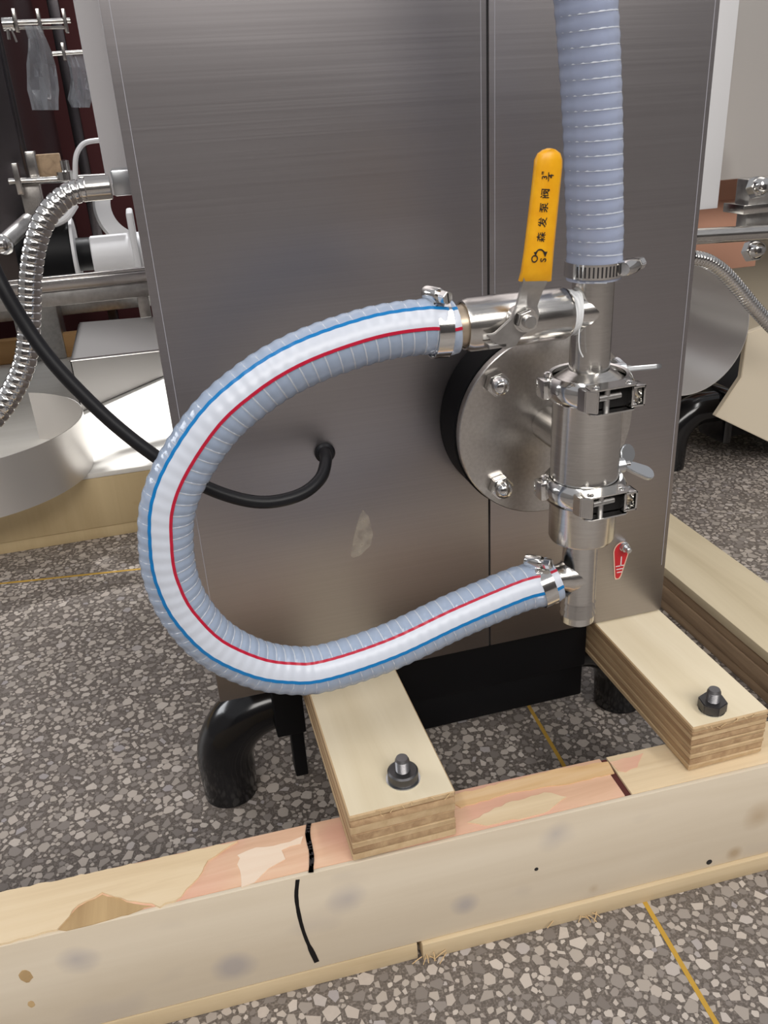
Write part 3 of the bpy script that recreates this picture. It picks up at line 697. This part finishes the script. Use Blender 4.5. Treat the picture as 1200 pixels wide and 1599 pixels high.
# ------------------------------------------------------------------ pipe clamps
def pipe_clamp(z, label, wing):
    t = thing('pipe_clamp', label, 'clamp', (AX, AY, z), 'hinged pipe clamps'); M = MZ(z)
    b = BM(); lathe(b, [(0.0296, -0.0098), (0.0322, -0.0104), (0.0338, -0.0085), (0.0360, -0.005), (0.0366, 0.0), (0.0360, 0.005), (0.0338, 0.0085), (0.0322, 0.0104), (0.0296, 0.0098), (0.0320, 0.004), (0.0320, -0.004)], M, 64, close=True); obj('ring', b, 'polished_steel', t)
    y0 = AY - 0.0335
    # latch bracket in front: two cheek plates, a wedge lug and a square lug
    Lx = lambda x: AX + x
    for s, nm in ((1, 'cheek_plate'), (-1, 'cheek_plate')):
        zz = z + s * 0.0100
        b = BM(); prism(b, [(Lx(-0.021), y0 - 0.010), (Lx(-0.017), y0 - 0.0135), (Lx(0.016), y0 - 0.0115), (Lx(0.020), y0 - 0.008), (Lx(0.019), y0 + 0.004), (Lx(-0.020), y0 + 0.002)], zz - 0.0007, zz + 0.0007, None, 0.0003); pl = obj(nm, b, 'polished_steel', t)
        for dx, dy in ((-0.0155, -0.0075), (0.0145, -0.0045)):
            b = BM(); lathe(b, [(0.0030, 0), (0.0028, 0.0008), (0.0016, 0.0016), (0, 0.0018)], frame((Lx(dx), y0 + dy, zz + s * 0.0006), (0, 0, s)), 16); obj('rivet', b, 'polished_steel', pl)
    b = BM(); prism(b, [(Lx(-0.025), y0 + 0.004), (Lx(-0.0235), y0 - 0.006), (Lx(-0.0165), y0 - 0.013), (Lx(-0.0145), y0 - 0.012), (Lx(-0.015), y0 + 0.004)], z - 0.0090, z + 0.0090, None, 0.0006); obj('wedge_lug', b, 'polished_steel', t)
    b = BM(); c = V((Lx(0.0205), y0 - 0.003, z))
    for lo, hi in (((-0.006, -0.007, -0.0085), (0.006, 0.006, -0.0067)), ((-0.006, -0.007, 0.0067), (0.006, 0.006, 0.0085)), ((-0.006, -0.007, -0.0085), (-0.0043, 0.006, 0.0085)), ((0.0043, -0.007, -0.0085), (0.006, 0.006, 0.0085))):
        box(b, c + V(lo), c + V(hi), 0.0004)
    obj('square_lug', b, 'polished_steel', t)
    b = BM(); cyl(b, 0.0026, -0.0095, 0.0095, frame((Lx(-0.004), y0 - 0.004, z), (0, 0, 1)), 14); cyl(b, 0.0028, -0.008, 0.012, frame((Lx(-0.004), y0 - 0.004, z + 0.001), (1, 0.1, 0)), 14); obj('hinge_pin', b, 'dull_steel', t)
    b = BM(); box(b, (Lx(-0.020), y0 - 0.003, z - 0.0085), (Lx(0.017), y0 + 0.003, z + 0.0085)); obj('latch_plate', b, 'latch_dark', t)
    # hinge lug on the left
    b = BM(); box(b, (AX - 0.0405, AY - 0.002, z - 0.0075), (AX - 0.030, AY + 0.014, z + 0.0085), 0.0018); hl = obj('hinge_lug', b, 'polished_steel', t)
    b = BM(); lathe(b, [(0.0028, -0.002), (0.0028, 0.001), (0.0034, 0.0012), (0.0034, 0.003), (0.0018, 0.0042), (0, 0.0044)], frame((AX - 0.0335, AY + 0.006, z + 0.0095), (0, 0, 1)), 16); obj('hinge_pin', b, 'polished_steel', hl)
    # swing bolt with wing nut
    o, axis, ears = wing
    o = V(o); axis = V(axis).normalized()
    b = BM(); tube(b, [o - axis * 0.024, o + axis * 0.006], 0.0032, 14); sw = obj('swing_bolt', b, 'polished_steel', t)
    b = BM(); lathe(b, [(0, -0.010), (0.0062, -0.010), (0.0066, -0.004), (0.0066, 0.0), (0.0052, 0.001), (0, 0.001)], frame(o, axis), 24)
    for (d, nrm, ln, wd) in ears:
        M2 = frame(o + axis * 0.002, nrm, d); n = 10
        poly = [(0.0, -0.0042), (ln * 0.3, -wd * 0.42)] + [(ln - wd * 0.55 + wd * 0.55 * math.cos(a), wd * 0.5 * math.sin(a)) for a in [-math.pi / 2 + math.pi * k / n for k in range(n + 1)]] + [(ln * 0.3, wd * 0.42), (0.0, 0.0042)]
        prism(b, poly, -0.0021, 0.0021, M2, 0.0008)
    obj('wing_nut', b, 'zinc', sw)
pipe_clamp(0.5270, 'upper hinged pipe clamp above the check valve chamber', (at(974, 577, -0.098), (1, 0.02, 0), [((1, -0.25, 0.02), (0.05, 0.3, 1), 0.031, 0.013), ((-0.3, 1, 0.3), (1, 0.2, 0.3), 0.016, 0.012)]))
pipe_clamp(0.4367, 'lower hinged pipe clamp below the check valve chamber', (at(973, 726, -0.124), (1, 0.0, 0.0), [((0.42, 0.25, 0.85), (0.25, -0.95, 0.40), 0.0185, 0.0165), ((0.88, -0.30, -0.28), (0.25, -0.55, 0.80), 0.0285, 0.0145)]))

# ------------------------------------------------------------------ clear hoses
HR = 0.0206
def hose(path, name, label, mat, pitch, stripes, depth=0.0006, r=HR, sdir=None, wind=1.0):
    pts, L = spline(path, 40); turns = int(L / pitch); n = turns * 6 + 1
    pts, L = spline(path, n)
    h = thing(name, label, 'hose', pts[0])
    prof = [0, 0.5, 1, 1, 0.5, 0.05]
    b = BM(); tube(b, pts, lambda i: r + depth * (prof[i % 6] - 0.5), 40, cap=False); obj('tube_wall', b, mat, h)
    b = BM(); tube(b, pts, r - 0.0032, 28, cap=False); obj('inner_wall', b, mat, h)
    tan = [(pts[min(i + 1, n - 1)] - pts[max(i - 1, 0)]).normalized() for i in range(n)]
    sd = V(sdir).normalized()
    U = [(sd - tan[i] * sd.dot(tan[i])).normalized() for i in range(n)]; W = [tan[i].cross(U[i]) for i in range(n)]
    # reinforcing coil: one helical strand
    hp = []
    for i in range((n - 1) * 3 + 1):
        f = i / 3; k = min(n - 2, int(f)); q = f - k; a = 2 * math.pi * f / 6 * wind
        c = pts[k].lerp(pts[k + 1], q); u = U[k].lerp(U[k + 1], q).normalized(); w_ = W[k].lerp(W[k + 1], q).normalized()
        hp.append(c + (u * math.cos(a) + w_ * math.sin(a)) * (r - 0.0005))
    b = BM(); tube(b, hp, 0.00075, 5); obj('reinforcing_coil', b, 'pvc_coil', h)
    for nm, a0, a1, sm, up in stripes:
        t = bmesh.new(); rows = []; m_ = 8 if a1 - a0 > 15 else 2
        for i in range(n):
            rr = r + depth * (prof[i % 6] - 0.5) * 0.6 + up
            rows.append([t.verts.new(pts[i] + (U[i] * math.cos(a) + W[i] * math.sin(a)) * rr) for a in [math.radians(a0 + (a1 - a0) * k / m_) for k in range(m_ + 1)]])
        for a, c in zip(rows, rows[1:]):
            for k in range(m_): t.faces.new((a[k], a[k + 1], c[k + 1], c[k]))
        b = BM(); join(b, t); obj(nm, b, sm, h)
    return h, pts
YH = AY
loop = [V((0.2122, AY, 0.5880)), V((0.206, AY, 0.5880)), at(660, 510.5, YH), at(590, 521, YH - 0.001), at(512, 545, YH - 0.003), at(450, 572, YH - 0.004), at(395, 607, YH - 0.005), at(338, 657, YH - 0.006), at(289, 727, YH - 0.006), at(264, 785, YH - 0.006), at(259, 840, YH - 0.006), at(266, 898, YH - 0.006), at(290, 953, YH - 0.006), at(335, 1003, YH - 0.006), at(393, 1034, YH - 0.005), at(448, 1046, YH - 0.004), at(507, 1043, YH - 0.003), at(608, 1010, YH - 0.002), at(711, 962, YH - 0.001), at(806, 922, YH), at(846, 911, YH), V((0.303, AY, 0.3500))]
SD = (-0.10, -0.80, 0.46)
LHOSE, LP = hose(loop, 'loop_hose', 'clear ribbed hose looping left from the valve, with white, blue and red stripes', 'clear_pvc', 0.0096,
     [('white_stripe', -18, 18, 'stripe_white', 0.00065), ('blue_stripe', 18, 26, 'stripe_blue', 0.0007), ('red_stripe', -24.5, -18, 'stripe_red', 0.0007)], sdir=SD)
up = [V((AX, AY, 0.612)), V((0.3272, AY, 0.64)), at(928, 300, AY), at(926, 200, AY), at(921, 90, AY), at(915, 0, AY), at(905, -110, AY), at(890, -240, AY), V((0.268, -0.118, 1.0)), V((0.255, -0.10, 1.12)), V((0.25, -0.06, 1.22))]
hose(up, 'upper_hose', 'bluish clear ribbed hose rising vertically above the pipe tee', 'clear_pvc_blue', 0.0098, [], depth=0.0005, r=0.0212, sdir=(0, -1, 0.1), wind=-1.0)

def hose_clamp(c, axis, r, wd, screw_dir, screw_axis, label, slots=0):
    t = thing('hose_clamp', label, 'clamp', c, 'worm drive hose clamps'); M = frame(c, axis, screw_dir)
    b = BM(); lathe(b, [(r, -wd / 2), (r + 0.0009, -wd / 2), (r + 0.0009, wd / 2), (r, wd / 2)], M, 56, close=True); bd = obj('band', b, 'polished_steel', t)
    sd = V(screw_dir).normalized(); o = V(c) + sd * (r + 0.0062); sa = V(screw_axis).normalized()
    b = BM(); M2 = frame(o, sa, sd); lathe(b, [(0, -0.008), (0.0052, -0.008), (0.0058, -0.006), (0.0058, 0.006), (0.0052, 0.007), (0, 0.007)], M2, 20)
    box(b, (-0.0062, -0.0052, -0.007), (0.0, 0.0052, 0.0055), 0.0008, M2); obj('worm_housing', b, 'polished_steel', t)
    b = BM(); cyl(b, 0.0034, 0.006, 0.010, M2, 16); prism(b, hexa(0.0050), 0.0098, 0.0165, M2, 0.0006); s = obj('screw', b, 'polished_steel', t)
    b = BM(); box(b, (-0.0036, -0.0005, 0.0162), (0.0036, 0.0005, 0.0167), 0, M2); obj('screw_slot', b, 'gap_dark', s)
    for k in range(slots):
        a = math.radians(14 + 9.0 * k); d = M.to_3x3() @ V((math.cos(a), math.sin(a), 0)); Ms = frame(V(c) + d * (r + 0.0008), d, axis)
        b = BM(); box(b, (-wd * 0.36, -0.0006, -0.0004), (wd * 0.36, 0.0006, 0.0003), 0, Ms); obj('slot', b, 'gap_dark', bd)
hose_clamp((0.2000, AY, 0.5878), (1, 0, -0.05), 0.0211, 0.0118, (-0.15, -0.12, 1), (0.35, -0.85, -0.05), 'hose clamp joining loop hose to ball valve')
ax2 = (LP[-1] - LP[-8]).normalized()
hose_clamp(LP[-1] - ax2 * 0.0125, ax2, 0.0211, 0.0118, (-0.35, -0.10, 1), (0.6, -0.75, 0.1), 'hose clamp joining loop hose to the lower tee')
hose_clamp((AX, AY, 0.6205), (0.0, -0.02, 1), 0.0218, 0.0112, (0.62, -0.75, 0.05), (0.85, 0.45, 0.05), 'slotted hose clamp below the upright hose', 0)
def clampc_slots():
    c = V((AX, AY, 0.6205)); M = frame(c, (0, -0.02, 1), (0.62, -0.75, 0.05)); bd = [o for o in bpy.data.objects if o.name.startswith('band')][-1]
    for k in range(11):
        a = math.radians(-20 - 8.0 * k); d = M.to_3x3() @ V((math.cos(a), math.sin(a), 0)); Ms = frame(c + d * 0.0226, d, (0.0, 0, 1))
        b = BM(); box(b, (-0.0040, -0.0006, -0.0003), (0.0040, 0.0006, 0.0003), 0, Ms); obj('slot', b, 'gap_dark', bd)
clampc_slots()

# ------------------------------------------------------------------ background, left
pl = thing('pallet', 'white topped pallet with pine front in the left background', 'pallet', (-0.6, 1.3, 0))
b = BM(); box(b, (-1.6, 0.88, 0.0), (0.5, 0.905, 0.024), 0.001); obj('bottom_batten', b, 'fascia_pine', pl)
b = BM(); box(b, (-1.6, 0.878, 0.0245), (0.5, 0.905, 0.128), 0.001); obj('front_board', b, 'fascia_pine', pl)
b = BM(); box(b, (-1.6, 0.878, 0.1285), (0.5, 1.95, 0.138), 0.001); obj('top_sheet', b, 'white_ply', pl)
ZP = 0.138
# curved steel chute lying over the pallet edge
def arc_sheet(name, label, axis, c, r, a0, a1, l0, l1, mat, th=0.0015, n=36):
    t = bmesh.new(); A = []
    for k in range(n + 1):
        a = math.radians(a0 + (a1 - a0) * k / n); row = []
        for rr in (r, r + th):
            for l in (l0, l1):
                if axis == 'x': p = V((l, c[0] - rr * math.cos(a), c[1] + rr * math.sin(a)))
                else: p = V((c[0] + rr * math.cos(a), l, c[1] + rr * math.sin(a)))
                row.append(t.verts.new(p))
        A.append(row)
    for a, c_ in zip(A, A[1:]):
        for i, j in ((0, 1), (1, 3), (3, 2), (2, 0)): t.faces.new((a[i], a[j], c_[j], c_[i]))
    for e in (A[0], A[-1]): t.faces.new((e[0], e[1], e[3], e[2]))
    bmesh.ops.recalc_face_normals(t, faces=t.faces); b = BM(); join(b, t); return obj(name, b, mat, None, label, 'chute')
def ring_wall(name, label, c, r, z0, z1, a0, a1, mat, th=0.0015, n=48):
    t = bmesh.new(); A = []
    for k in range(n + 1):
        a = math.radians(a0 + (a1 - a0) * k / n); A.append([t.verts.new((c[0] + rr * math.cos(a), c[1] + rr * math.sin(a), z)) for rr, z in ((r, z0), (r, z1), (r - th, z1), (r - th, z0))])
    for a, c_ in zip(A, A[1:]):
        for q in range(4): t.faces.new((a[q], a[(q + 1) % 4], c_[(q + 1) % 4], c_[q]))
    t.faces.new(A[0]); t.faces.new(A[-1][::-1]); bmesh.ops.recalc_face_normals(t, faces=t.faces)
    b = BM(); join(b, t); return obj(name, b, mat, None, label, 'guard')
ring_wall('curved_guard', 'curved satin sheet steel guard on the white pallet at the left edge', (-0.40, 0.941), 0.2245, 0.1385, 0.242, -178, 62, 'pale_sheet')
# low steel tray box behind
tb = thing('steel_tray', 'low stainless steel tray box standing on the white pallet', 'tray', (-0.02, 1.3, ZP))
A0, B0 = atz(127, 645, ZP), atz(262, 586, ZP); zA, zB = at(108, 563, A0.y).z, at(252, 547, B0.y).z
C0, D0 = atz(122, 503, zA), atz(258, 492, zB)
def tray():
    t = bmesh.new()
    lo = [V((A0.x, A0.y, ZP)), V((B0.x, B0.y, ZP)), V((D0.x, D0.y, ZP)), V((C0.x, C0.y, ZP))]; hi = [V((A0.x, A0.y, zA)), V((B0.x, B0.y, zB)), V((D0.x, D0.y, zB)), V((C0.x, C0.y, zA))]
    l = [t.verts.new(p) for p in lo]; h = [t.verts.new(p) for p in hi]
    t.faces.new(l[::-1]); t.faces.new(h)
    for k in range(4): t.faces.new((l[k], l[(k + 1) % 4], h[(k + 1) % 4], h[k]))
    bmesh.ops.recalc_face_normals(t, faces=t.faces); bmesh.ops.bevel(t, geom=t.edges[:], offset=0.004, segments=2, affect='EDGES')
    b = BM(); join(b, t); obj('box', b, 'tray_steel', tb)
    b = BM(); tube(b, [hi[0], hi[1]], 0.0035, 8); obj('rolled_edge', b, 'sheet_steel', tb)
tray()
b = BM(); box(b, (-1.5, 1.86, ZP), (-0.10, 1.90, 0.205), 0.003); obj('timber_plank', b, 'orange_plank', None, 'orange brown timber plank on edge at the back of the white pallet', 'plank')
# neighbouring machine
nm = thing('machine_column', 'dark stainless machine column with bright rounded edge at far left', 'machine', (-0.4, 1.5, ZP))
b = BM(); box(b, (-0.75, 1.10, 0.42), (-0.190, 2.0, 1.6), 0.012, seg=4); obj('column', b, 'dark_steel', nm)
b = BM(); box(b, (-0.72, 1.14, ZP), (-0.60, 1.6, 0.43), 0.004); obj('leg', b, 'dull_steel', nm)
b = BM(); box(b, (-0.40, 1.85, ZP), (-0.28, 1.98, 0.43), 0.004); obj('leg', b, 'dull_steel', nm)
b = BM(); box(b, (-0.7, 2.3, 0), (0.3, 2.34, 1.7), 0.004); obj('maroon_screen', b, 'maroon_cloth', None, 'dark maroon screen panel behind the left machine column', 'screen')
b = BM(); box(b, (-0.155, 2.02, 0.0), (-0.125, 2.06, 1.7), 0.003); obj('steel_post', b, 'dark_steel', None, 'thin grey steel post standing before the maroon screen', 'post')
# guide bar with three plates
gb = thing('guide_bar', 'short steel guide bar with three upright plates, highest in the left background', 'rod', at(60, 34, 1.06))
b = BM(); tube(b, [at(8, 36, 1.06), at(110, 32, 1.06)], 0.0042, 14); obj('rod', b, 'turned_steel', gb)
b = BM(); tube(b, [at(20, 44, 1.065), at(104, 43, 1.065)], 0.0025, 10); obj('rod', b, 'turned_steel', gb)
for x in (25, 62, 102):
    p = at(x, 33, 1.06); b = BM(); box(b, p + V((-0.003, -0.012, -0.018)), p + V((0.003, 0.012, 0.018)), 0.001); obj('plate', b, 'turned_steel', gb)
p = at(14, 38, 1.06); b = BM(); lathe(b, [(0, -0.01), (0.011, -0.01), (0.011, 0.008), (0, 0.01)], frame(p, (1, 0, 0)), 20); obj('end_knob', b, 'polished_steel', gb)
tubep = [at(12, 46, 1.05), at(14, 62, 1.05)]; b = BM(); tube(b, tubep, 0.003, 8); obj('hook', b, 'turned_steel', gb)
b = BM(); tube(b, [at(18, 46, 1.05), at(26, 66, 1.05)], 0.002, 8); obj('hook', b, 'turned_steel', gb)
def bag(name, label, ctr, Y, mat='polythene'):
    n = len(ctr); t = bmesh.new(); rows = []
    for i, (y, l, r) in enumerate(ctr):
        row = []
        for k in range(9):
            p = at(l + (r - l) * k / 8, y, Y); q = (noise.noise(V((k * 0.6, i * 0.5, Y * 7))) * 0.02 + math.sin(k * 1.7 + i * 0.4) * 0.005) * min(1, i / 2); row.append(t.verts.new(p + V((0, q, 0))))
        rows.append(row)
    for a, c in zip(rows, rows[1:]):
        for k in range(8): t.faces.new((a[k], a[k + 1], c[k + 1], c[k]))
    bmesh.ops.solidify(t, geom=t.faces[:], thickness=0.0006)
    b = BM(); join(b, t); obj(name, b, mat, None, label, 'plastic bag')
bag('plastic_bag', 'crumpled clear plastic bag hanging from the guide bar', [(40, 38, 62), (60, 44, 72), (80, 44, 80), (100, 42, 86), (120, 42, 90), (140, 42, 93), (155, 46, 92), (172, 50, 92)], 1.04)
bag('plastic_bag', 'smaller crumpled plastic bag hanging beside the pale housing', [(79, 100, 128), (105, 108, 136), (122, 110, 140), (140, 108, 142), (155, 105, 143), (168, 112, 140)], 1.2)
# clamp rod below
cr = thing('clamp_rod', 'horizontal steel rod with bolts and blocks, behind the arching conduit', 'rod', at(90, 281, 1.0))
b = BM(); tube(b, [at(14, 284, 1.0), at(190, 275, 1.0)], 0.006, 14); obj('rod', b, 'turned_steel', cr)
p = at(28, 283, 1.0); b = BM(); box(b, p + V((-0.004, -0.01, -0.022)), p + V((0.006, 0.01, 0.03)), 0.001); obj('plate', b, 'turned_steel', cr)
p = at(102, 262, 1.0); b = BM(); lathe(b, [(0, -0.02), (0.018, -0.02), (0.018, -0.006), (0.008, -0.004), (0.008, 0.012), (0, 0.014)], frame(p, (0, 0, 1)), 20); obj('bolt', b, 'polished_steel', cr)
p = at(55, 262, 1.02); b = BM(); box(b, p + V((-0.012, -0.01, -0.025)), p + V((0.006, 0.012, 0.028)), 0.002); obj('block', b, 'turned_steel', cr)
p = at(72, 265, 1.03); b = BM(); box(b, p + V((-0.016, -0.01, -0.02)), p + V((0.028, 0.014, 0.026)), 0.002); obj('block', b, 'beam_side', cr)
p = at(52, 312, 1.02); b = BM(); box(b, p + V((-0.018, -0.012, -0.045)), p + V((0.018, 0.012, 0.03)), 0.003); obj('block', b, 'flange_steel', cr)
b = BM(); pts, _ = spline([at(118, 288, 0.98), at(118, 250, 0.98), at(124, 232, 0.985), at(136, 222, 0.99), at(165, 218, 1.0)], 24); tube(b, pts, 0.0045, 10); obj('grey_air_tube', b, 'white_plastic', None, 'thin pale air tube bent over behind the conduit', 'tube')
b = BM(); pts, _ = spline([at(72, 352, 0.98), at(90, 348, 0.97), at(106, 338, 0.97), at(118, 320, 0.98)], 20); tube(b, pts, 0.006, 10); obj('pale_air_tube', b, 'white_plastic', None, 'short pale air tube curving under the conduit bend', 'tube')
# rollers and film reel
ro = thing('roller', 'black roller with white flange, behind the conduit', 'roller', at(90, 400, 1.02))
c = at(60, 402, 1.02); d = at(117, 398, 1.02)
b = BM(); cyl(b, 0.062, -0.03, (d - c).length, frame(c, d - c), 40, 0.002); obj('barrel', b, 'black_matt', ro)
b = BM(); cyl(b, 0.066, (d - c).length, (d - c).length + 0.006, frame(c, d - c), 40, 0.001); obj('flange', b, 'white_plastic', ro)
b = BM(); cyl(b, 0.030, (d - c).length, (d - c).length + 0.034, frame(c, d - c), 30, 0.001); obj('axle', b, 'black_matt', ro)
wr = thing('roller', 'grey white roller drum next to the cabinet edge, above the rail', 'roller', at(185, 405, 0.98))
c = at(146, 404, 0.98)
b = BM(); cyl(b, 0.040, 0, 0.13, frame(c, (1, 0, 0)), 40, 0.002); obj('barrel', b, 'white_plastic', wr)
b = BM(); p = at(196, 330, 0.96); box(b, (p.x, 0.93, p.z - 0.14), (p.x + 0.012, 1.03, p.z), 0.004); obj('side_plate', b, 'white_plastic', wr)
b = BM(); c = at(212, 322, 1.16); lathe(b, [(0.052, -0.012), (0.082, -0.012), (0.082, 0.012), (0.052, 0.012)], frame(c, (0.25, -1, 0.2)), 48, close=True); obj('film_reel', b, 'white_plastic', wr, 'white film reel ring')
hc = thing('hand_crank', 'stubby grey hand crank with shiny knob at the left edge above the cable', 'crank', at(25, 365, 0.93))
b = BM(); tube(b, [at(8, 378, 0.9), at(45, 345, 0.97)], 0.014, 16); obj('arm', b, 'dull_steel', hc)
b = BM(); p = at(4, 382, 0.9); lathe(b, [(0, 0), (0.016, 0), (0.018, 0.006), (0.012, 0.014), (0, 0.018)], frame(p, (0.5, -1, 0.3)), 20); obj('knob', b, 'polished_steel', hc)
g2 = thing('guide_bar', 'small steel guide bar holding the smaller plastic bag', 'rod', at(105, 84, 1.2))
b = BM(); tube(b, [at(82, 84, 1.2), at(150, 80, 1.2)], 0.004, 12); obj('rod', b, 'turned_steel', g2)
p = at(100, 82, 1.2); b = BM(); box(b, p + V((-0.003, -0.01, -0.014)), p + V((0.003, 0.01, 0.016)), 0.001); obj('plate', b, 'turned_steel', g2)
rl = thing('side_rail', 'long pale aluminium rail below the rollers', 'rail', at(140, 445, 0.95))
p, q = at(-30, 462, 0.86), at(236, 432, 0.86)
M = frame(p, (0, 0, 1), q - p); L = (q - p).length
b = BM(); box(b, (0, -0.006, -0.004), (L, 0.030, 0.014), 0.001, M); box(b, (0, 0.0, 0.014), (L, 0.012, 0.020), 0.001, M); obj('upper_rail', b, 'sheet_steel', rl)
b = BM(); box(b, (0, 0.0, -0.030), (L, 0.026, -0.0045), 0.001, M); obj('lower_rail', b, 'dull_steel', rl)
p = at(222, 470, 0.87); b = BM(); box(b, p + V((-0.008, 0, -0.03)), p + V((0.012, 0.02, 0.03)), 0.002); obj('bracket', b, 'dull_steel', rl)
b = BM(); box(b, (-0.7, 1.96, 0.24), (0.3, 2.0, 0.30), 0.002); obj('machine_beam', b, 'dull_steel', None, 'grey brown machine cross beam seen below the aluminium rail', 'beam')

# ------------------------------------------------------------------ background, right
rm = thing('packing_machine', 'pale grey steel machine with plastic film edge at top right', 'machine', (1.3, 0.85, 0.3))
zb = at(1150, 280, 0.82).z
p = at(1128, 140, 0.82)
b = BM(); box(b, (p.x - 0.01, 0.82, zb), (2.1, 0.86, 1.5), 0.003); obj('panel', b, 'pale_sheet', rm)
b = BM(); box(b, (2.02, 0.86, 0.0), (2.1, 1.4, 1.5), 0.003); obj('side', b, 'sheet_steel', rm)
b = BM(); box(b, (p.x - 0.04, 0.812, zb - 0.05), (p.x + 0.012, 0.8155, 1.5), 0.001); obj('film_strip', b, 'white_plastic', rm)
b = BM(); p = at(1103, 352, 0.95); q = at(1185, 282, 0.95)
cb = thing('carton', 'open brown cardboard carton behind the right rod', 'box', (p.x, 0.95, p.z))
box(b, (p.x - 0.05, 0.95, p.z - 0.10), (q.x + 0.02, 1.2, p.z + 0.055), 0.002); obj('body', b, 'cardboard', cb)
b = BM(); box(b, (0, -0.002, 0), (q.x - p.x + 0.07, 0.003, 0.07), 0.001, Matrix.Translation((p.x - 0.05, 0.95, p.z + 0.05)) @ Matrix.Rotation(math.radians(20), 4, 'X')); obj('flap', b, 'cardboard', cb)
b = BM(); tube(b, [at(1060, 371, 0.62), at(1260, 359, 0.62)], 0.0135, 24); obj('shaft', b, 'turned_steel', None, 'thick polished steel shaft crossing the right edge', 'shaft')
bk = thing('bracket', 'grey steel bracket with two shiny dome nuts at the right edge', 'bracket', at(1185, 330, 0.66))
b = BM(); p = at(1190, 326, 0.66); box(b, p + V((-0.045, -0.01, -0.006)), p + V((0.08, 0.05, 0.010)), 0.001); obj('shelf_plate', b, 'turned_steel', bk)
b = BM(); p = at(1185, 300, 0.66); box(b, p + V((-0.018, 0, -0.022)), p + V((0.08, 0.04, 0.022)), 0.002); obj('block', b, 'dull_steel', bk)
b = BM(); p = at(1172, 345, 0.67); box(b, p + V((-0.008, 0, -0.022)), p + V((0.08, 0.03, 0.016)), 0.002); obj('block', b, 'dull_steel', bk)
for q in ((1191, 290), (1183, 390)):
    b = BM(); M = frame(at(*q, 0.645), (0.1, -1, 0.3)); prism(b, hexa(0.020), -0.02, -0.004, M, 0.001); lathe(b, [(0.016, -0.004), (0.016, 0.002), (0.011, 0.010), (0, 0.014)], M, 24); obj('dome_nut', b, 'polished_steel', bk)
p = at(1075, 545, 0.62)
arc_sheet('curved_chute', 'curved polished sheet steel trough at the right edge, below the shaft', 'y', (at(1082, 520, 0.62).x, at(1082, 520, 0.62).z), 0.118, -120, 62, 0.62, 1.25, 'pale_sheet')
conduit([at(1080, 402, 0.55), at(1105, 408, 0.55), at(1130, 425, 0.55), at(1155, 452, 0.55), at(1180, 482, 0.55), at(1230, 535, 0.55)], 0.0125, 'flexible_conduit', 'thin spiral metal conduit sloping down at the right edge', 0.006, False)
b = BM(); P = [at(1118, 650, 0.66), at(1158, 590, 0.66), at(1168, 520, 0.66), at(1300, 470, 0.66), at(1300, 720, 0.66), at(1205, 692, 0.66)]
prism(b, [(q.x, q.z) for q in P], -0.012, 0.0, frame((0, 0.66, 0), (0, -1, 0), (1, 0, 0)), 0.001); obj('cream_guard', b, 'cream_panel', None, 'cream coloured guard panel at the right edge beside the trough', 'panel')
rf = thing('black_frame', 'black painted machine frame with elbow foot at right, under the trough', 'frame', (1.1, 0.9, 0))
f0 = atz(1062, 742, 0.0)
elbow(rf, f0.x + 0.005, f0.y + 0.05, 1, f0.x + 0.20, zc=0.125)
b = BM(); box(b, (f0.x + 0.12, f0.y + 0.02, 0.06), (1.9, f0.y + 0.32, 0.16), 0.003); obj('base_rail', b, 'black_matt', rf)
b = BM(); box(b, (f0.x + 0.105, f0.y + 0.01, 0.05), (f0.x + 0.125, f0.y + 0.1, 0.165), 0.003); obj('bracket', b, 'black_gloss', rf)
b = BM(); box(b, (f0.x - 0.06, f0.y + 0.42, 0), (1.9, f0.y + 0.47, 0.10), 0.002); obj('pallet_timber', b, 'pale_beam', None, 'pale timber behind the black frame at right', 'beam')
b = BM(); box(b, (1.25, 1.45, 0), (3.2, 1.75, 0.47), 0.003); obj('pale_cabinet', b, 'cream_panel', None, 'pale low cabinet behind the shaft and conduit at the right edge', 'cabinet')
